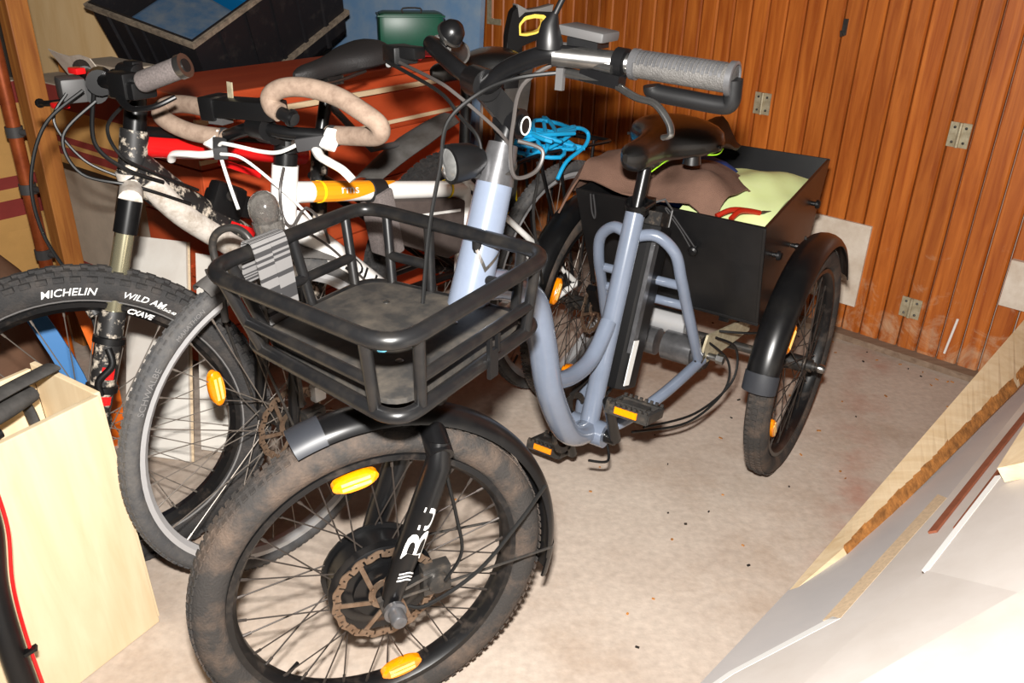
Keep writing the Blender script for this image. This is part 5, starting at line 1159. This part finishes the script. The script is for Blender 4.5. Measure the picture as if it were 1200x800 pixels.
# brown leather drum
mb = MB().lathe([(0, 0), (.20, 0), (.245, .05), (.255, .22), (.235, .38), (.17, .47), (.07, .50), (0, .502)], Matrix.Translation((-1.60, 2.10, 0)) @ Matrix.Rotation(R(90), 4, 'X'), seg=36); 
tag(mb.build('leather_pouf', 'brown_leather'), 'rounded brown leather pouf behind the mountain bike front wheel', 'pouf')
mb = MB(); rows = [[Vector((-1.10-.017*i+.022*j, 1.84+.004*i+.01*j, .005+.062*i)) for j in (0, 1, 2)] for i in range(8)]
mb.sheet([[p+Vector((.035*math.sin(i*.42), 0, 0)) for p in r_] for i, r_ in enumerate(rows)], .010); tag(mb.build('blue_plastic_strip', 'blue_strap'), 'curved pale blue plastic strip behind the mountain bike spokes', 'strip')
mb = MB().sheet([[Vector((-1.095+.014*j, 1.93+.01*j, .0+.062*i)) + Vector((.02*math.sin(i*.6), 0, 0)) for j in (0, 1, 2)] for i in range(8)], .012); tag(mb.build('orange_plastic_strip', 'orange_plastic'), 'orange plastic strip beside the blue strip behind the wheel', 'strip')
# plywood box at the left front with rubber scraps
fdir = Vector((-.479, -.878, 0)); ndir = Vector((-.875, .484, 0)); PC = Vector((-.7245, 1.30, 0))
def PB(f_, n_, z): return PC+fdir*f_+ndir*(n_)+Vector((0, 0, z))+ndir*(.035*z/.53)+fdir*(-.0*z)
ply = thing('plywood_box', 'pale plywood box standing on end at the left front', 'box', (0, 0, 0))
def pside(p, th, nm):
    a_, b_, c_, d_ = p; n_ = (b_-a_).cross(d_-a_).normalized()*th
    return MB().hexa([a_, b_, c_, d_, a_+n_, b_+n_, c_+n_, d_+n_]).build(nm, 'ply', ply, smooth=False, bevel=.002)
PH = .525; PD = .185; PL = .46
pside([PB(0, 0, 0), PB(PL, 0, 0), PB(PL, 0, PH), PB(0, 0, PH)], -.014, 'front_panel')
pside([PB(0, 0, 0), PB(0, PD, 0), PB(0, PD, PH+.012), PB(0, 0, PH)], .012, 'side_panel')
pside([PB(0, PD, 0), PB(PL, PD, 0), PB(PL, PD, PH), PB(0, PD, PH)], .012, 'back_panel')
pside([PB(PL, 0, 0), PB(PL, PD, 0), PB(PL, PD, PH), PB(PL, 0, PH)], -.012, 'side_panel')
pside([PB(0.01, 0.01, .40), PB(PL-.01, 0.01, .40), PB(PL-.01, PD-.01, .40), PB(.01, PD-.01, .40)], .012, 'inner_shelf')
for nm, lab, cat, pts, r_, fl_, m_ in (
    ('rubber_strip', 'flat black rubber strip lying across the top of the plywood box', 'strip', [PB(.30, .03, .56), PB(.20, .05, .565), PB(.10, .07, .565), PB(.01, .09, .56)], .019, .35, 'rubber_black'),
    ('inner_tube', 'looped grey inner tube bulging out of the plywood box', 'inner tube', [PB(.34, .16, .60), PB(.22, .17, .635), PB(.12, .165, .640), PB(.09, .15, .61), PB(.15, .13, .575), PB(.25, .12, .56)], .017, .55, 'tyre_dusty'),
    ('rubber_hose', 'thick black rubber hose lying in the front of the plywood box', 'hose', [PB(.36, .05, .52), PB(.25, .06, .53), PB(.14, .07, .53), PB(.06, .10, .525)], .021, .8, 'rubber_black'),
    ('inner_tube', 'black inner tube folded down inside the plywood box', 'inner tube', [PB(.30, .11, .545), PB(.20, .12, .555), PB(.11, .115, .55), PB(.06, .13, .50), PB(.05, .13, .45)], .016, .5, 'rubber_black'),
    ('pump_rod', 'thin black rod with a rounded end across the plywood edge', 'rod', [PB(.42, -.012, .515), PB(.30, -.010, .530), PB(.175, -.008, .540)], .0085, 1.0, 'black_plastic')):
    tag(MB().tube(crv(pts, 6), r_, 12, flat=fl_).build(nm, m_), lab, cat)
# dark shaped plastic leg with a red edge in the bottom left corner
lg = thing('tool_stand', 'black curved plastic stand with a thin red edge in the bottom left corner', 'stand', (0, 0, 0))
lp_ = [Vector((-.806, 1.035, .52)), Vector((-.802, 1.030, .44)), Vector((-.812, 1.018, .34)), Vector((-.800, .996, .25)), Vector((-.784, .980, .12)), Vector((-.772, .970, .003))]
MB().tube(crv(lp_, 6), .024, 14, flat=.7).build('leg_body', 'black_plastic', lg)
MB().tube([p+Vector((.021, .012, 0)) for p in crv(lp_, 6)], .003, 8).build('red_edge', 'red_paint', lg)
MB().bar((-.795, .99, .215), (-.765, 1.005, .228), .012, .006).build('leg_tab', 'black_plastic', lg)
# hand saw standing in the rack of the trekking bicycle
SX = ww(.855, .03, 0); sr = Vector((1, .5, 0)).normalized(); sn = sr.cross(Vector((0, 0, 1)))
hs = thing('hand_saw', 'upright handsaw with grey and black handle and yellow inner grip', 'saw', SX)
def sp(x, z, y=0.0): return sr*x+sn*y+Vector((0, 0, z))
MB().prism([sp(-.03, .60), sp(.0, .60), sp(.048, 1.0), sp(-.035, 1.0)], sn*.0015).build('saw_blade', 'steel', hs, smooth=False)
ou = [(-.040, .955), (-.036, 1.06), (-.022, 1.118), (-.010, 1.135), (.02, 1.122), (.055, 1.128), (.090, 1.132), (.098, 1.112), (.092, 1.07), (.075, 1.045), (.04, 1.04), (.015, 1.03), (.0, .955)]
ii = [(-.002, 1.058), (-.004, 1.085), (.012, 1.103), (.040, 1.108), (.072, 1.105), (.076, 1.085), (.066, 1.068), (.045, 1.060), (.02, 1.056)]
def frame_poly(outer, inner, d0, d1, nm, m):
    # closed handle with an opening: bridge outer and inner loops by angle
    n = 36; c = (.035, 1.080)
    def cast(poly, a_):
        best = 0; dx, dz = math.cos(a_), math.sin(a_)
        for k in range(len(poly)):
            (x1, z1), (x2, z2) = poly[k], poly[(k+1) % len(poly)]
            ex, ez = x2-x1, z2-z1; det = dx*(-ez)-dz*(-ex)
            if abs(det) < 1e-12: continue
            t_ = ((x1-c[0])*(-ez)-(z1-c[1])*(-ex))/det; s_ = (dx*(z1-c[1])-dz*(x1-c[0]))/det
            if t_ > 0 and -1e-6 <= s_ <= 1+1e-6: best = max(best, t_)
        return (c[0]+dx*best, c[1]+dz*best)
    vs = []; fs = []
    for i in range(n):
        a_ = 2*PI*i/n; o_, i_ = cast(outer, a_), cast(inner, a_)
        vs += [sp(o_[0], o_[1], d0), sp(o_[0], o_[1], d1), sp(i_[0], i_[1], d1), sp(i_[0], i_[1], d0)]
    for i in range(n):
        j = (i+1) % n
        for k in range(4): fs.append((i*4+k, i*4+(k+1) % 4, j*4+(k+1) % 4, j*4+k))
    return MB().add(vs, fs).build(nm, m, hs, bevel=0)
frame_poly([(-.034, 1.0), (-.034, 1.06), (-.022, 1.112), (-.008, 1.128), (.02, 1.116), (.055, 1.120), (.088, 1.124), (.094, 1.106), (.088, 1.07), (.072, 1.050), (.04, 1.044), (.0, 1.03)], ii, -.013, .013, 'saw_handle', 'black_plastic')
frame_poly([(-.003, 1.052), (-.006, 1.088), (.010, 1.107), (.040, 1.112), (.076, 1.109), (.080, 1.085), (.068, 1.064), (.045, 1.056), (.02, 1.051)], [(.004, 1.062), (.003, 1.082), (.016, 1.094), (.040, 1.098), (.066, 1.096), (.069, 1.082), (.060, 1.070), (.045, 1.065), (.02, 1.062)], -.010, .010, 'inner_grip', 'saw_yellow')
MB().prism([sp(*q, -.015) for q in ((-.010, 1.132), (.02, 1.118), (.055, 1.122), (.092, 1.130), (.088, 1.112), (.045, 1.114), (.012, 1.112), (-.004, 1.10))], sn*.030).build('grey_cap', 'saw_grey', hs, bevel=.002)
MB().prism([sp(*q, -.012) for q in ((-.042, .93), (-.034, 1.06), (-.010, 1.13), (-.004, 1.06), (.01, 1.03), (.0, .93))], sn*.024).build('handle_neck', 'black_plastic', hs, bevel=.004)
# ---------------------------------------------------------------- boards and panels stacked along the right-hand wall
PA = R(40); wv = G_*math.cos(PA)+Vector((0, 0, math.sin(PA))); nv = Vector((0, 0, math.cos(PA)))-G_*math.sin(PA); PO = G_*-.505
def PW(b, w_, off): return PO+E_*b+wv*w_+nv*off
def sheet_board(poly, o0, o1, name, m, lab, lift=None):
    bot_ = [PW(b, w_, o0 if lift is None else o0+lift(b, w_)) for b, w_ in poly]; top_ = [PW(b, w_, o1 if lift is None else o1+lift(b, w_)) for b, w_ in poly]; n = len(poly)
    o = MB().add(bot_+top_, [tuple(range(n))[::-1], tuple(range(n, 2*n))]+[(i, (i+1) % n, n+(i+1) % n, n+i) for i in range(n)]).build(name, m, smooth=False); return tag(o, lab, 'panel')
sheet_board([(.55, .004), (2.70, .004), (2.70, 1.05), (.55, 1.05)], 0, .018, 'laminate_panel', 'grey_laminate', 'large grey laminate panel leaning along the right wall, lowest of the stack')
p2 = sheet_board([(1.262, .243), (1.092, .104), (.90, .02), (.62, .02), (.62, 1.06), (2.60, 1.06), (2.60, .255), (1.765, .262)], .020, .038, 'laminate_panel', 'cream_laminate', 'cream laminate panel with raw sawn edge lying on the grey panel')
MB().add([PW(1.262, .243, .0385), PW(1.765, .262, .0385), PW(1.80, .228, .0385), PW(1.262, .206, .0385), PW(1.262, .243, .021), PW(1.765, .262, .021), PW(1.80, .228, .021), PW(1.262, .206, .021)], [(0, 1, 2, 3), (7, 6, 5, 4), (0, 4, 5, 1), (1, 5, 6, 2), (2, 6, 7, 3), (3, 7, 4, 0)]).build('sawn_edge', 'raw_chip', p2, smooth=False)
MB().add([PW(1.262, .243, .0385), PW(1.092, .104, .0385), PW(.90, .02, .0385), PW(.905, .008, .0385), PW(1.10, .088, .0385), PW(1.272, .222, .0385)]+[PW(1.262, .243, .021), PW(1.092, .104, .021), PW(.90, .02, .021), PW(.905, .008, .021), PW(1.10, .088, .021), PW(1.272, .222, .021)], [(0, 1, 4, 5), (1, 2, 3, 4), (11, 10, 7, 6), (10, 9, 8, 7), (0, 6, 7, 1), (1, 7, 8, 2), (2, 8, 9, 3), (3, 9, 10, 4), (4, 10, 11, 5), (5, 11, 6, 0)]).build('white_edge', 'white_print', p2, smooth=False)
for w_, lab in ((.292, 'thin reddish wooden strip on the cream panel, nearer the plank'), (.345, 'thin reddish wooden strip on the cream panel, further from the plank')):
    o = MB().add([PW(1.58, w_, .039), PW(2.58, w_, .039), PW(2.58, w_+.018, .039), PW(1.58, w_+.018, .039), PW(1.58, w_, .044), PW(2.58, w_, .044), PW(2.58, w_+.018, .044), PW(1.58, w_+.018, .044)], [(3, 2, 1, 0), (4, 5, 6, 7), (0, 1, 5, 4), (1, 2, 6, 5), (2, 3, 7, 6), (3, 0, 4, 7)]).build('red_wood_strip', 'red_edge', smooth=False); tag(o, lab, 'strip')
lf = lambda b, w_: max(0, (b-1.38))*.13
p3 = sheet_board([(1.36, .385), (1.66, .44), (2.35, .50), (2.35, 1.05), (.95, 1.05), (.95, .30)], .047, .062, 'laminate_panel', 'cream_laminate', 'pale panel with a white edge lifted off the stack at its far side', lf)
MB().add([PW(1.36, .383, .0475+lf(1.36, 0)), PW(1.66, .438, .0475+lf(1.66, 0)), PW(1.66, .430, .064+lf(1.66, 0)), PW(1.36, .376, .064+lf(1.36, 0)), PW(1.36, .389, .0635+lf(1.36, 0)), PW(1.66, .444, .0635+lf(1.66, 0))], [(0, 1, 2, 3), (3, 2, 5, 4), (0, 4, 5, 1), (0, 3, 4), (1, 5, 2)]).build('white_edge', 'white_print', p3, smooth=False)
o = MB().add([PW(1.62, .46, .098), PW(2.30, .53, .190), PW(2.30, .60, .190), PW(1.62, .53, .098), PW(1.62, .46, .128), PW(2.30, .53, .220), PW(2.30, .60, .220), PW(1.62, .53, .128)], [(3, 2, 1, 0), (4, 5, 6, 7), (0, 1, 5, 4), (1, 2, 6, 5), (2, 3, 7, 6), (3, 0, 4, 7)]).build('pale_batten', 'pale_plank', smooth=False); tag(o, 'short pale wooden batten lying on the panels at the right edge', 'batten')
lf4 = lambda b, w_: .02
sheet_board([(1.05, .50), (1.19, .60), (1.37, .73), (1.37, 1.05), (.70, 1.05), (.70, .26)], .068, .086, 'laminate_panel', 'white_board', 'white panel in the bottom right corner, topmost of the stack')
# long waney plank
qa, qb, qc, qd = Vector((.572, 1.368, .004)), Vector((1.52, 2.277, .306)), Vector((1.474, 2.142, .205)), Vector((.744, 1.479, .078))
n_ = (qb-qa).cross(qd-qa).normalized(); n_ = n_ if n_.z > 0 else -n_
mb = MB(); N = 40; rr = random.Random(9); ru = [];
for i in range(N+1):
    t_ = i/N; u0 = qa.lerp(qb, t_); 
    e1 = max(0.0, (t_-.0)); l0 = qa.lerp(qd, min(1, t_/.22)) if t_ < .22 else qd.lerp(qc, (t_-.22)/.78)
    jit = (qd-qa).normalized()*rr.uniform(-.006, .006) if i else Vector()
    ru.append((u0, l0+jit))
vs = []; fs = []
for u0, l0 in ru: vs += [u0, l0, l0-n_*.026, u0-n_*.026]
for i in range(N):
    for k in range(4): fs.append((i*4+k, i*4+(k+1) % 4, (i+1)*4+(k+1) % 4, (i+1)*4+k))
fs += [(0, 1, 2, 3), (N*4+3, N*4+2, N*4+1, N*4)]
wpk = mb.add(vs, fs).build('waney_plank', 'pale_plank', smooth=False); tag(wpk, 'long rough pale plank with bark edge sloping up to the plank door', 'plank')
mb = MB()
for i in range(9, N):
    (u0, l0), (u1, l1) = ru[i], ru[i+1]; d_ = (l0-u0).normalized()
    mb.add([l0-d_*.010+n_*.001, l1-d_*.011*rr.uniform(.3, 1.6)+n_*.001, l1+n_*.001+d_*.003, l0+n_*.001+d_*.003, l0-n_*.027+d_*.003, l1-n_*.027+d_*.003], [(0, 1, 2, 3), (3, 2, 5, 4)])
mb.build('bark_edge', 'bark', wpk)

# grit, splinters and crumbs on the concrete
rr = random.Random(31); mb = MB()
for i in range(130):
    b_, a_ = rr.uniform(1.0, 2.78), rr.uniform(-1.9, -.55)
    if rr.random() < .35: b_ = 2.845-.06-abs(rr.gauss(0, .06))
    p = RW(a_, b_, .0015); L_ = rr.uniform(.003, .012); rot = Matrix.Rotation(rr.uniform(0, PI), 3, 'Z'); mb.mi(rr.choice((0, 0, 1)))
    mb.box(p, (L_, rr.uniform(.002, .005), .003), rot)
o = mb.build('floor_debris', ['bark', 'greasy'], smooth=False); o['kind'] = 'stuff'; o['label'] = 'small brown crumbs and splinters scattered over the concrete floor'; o['category'] = 'debris'
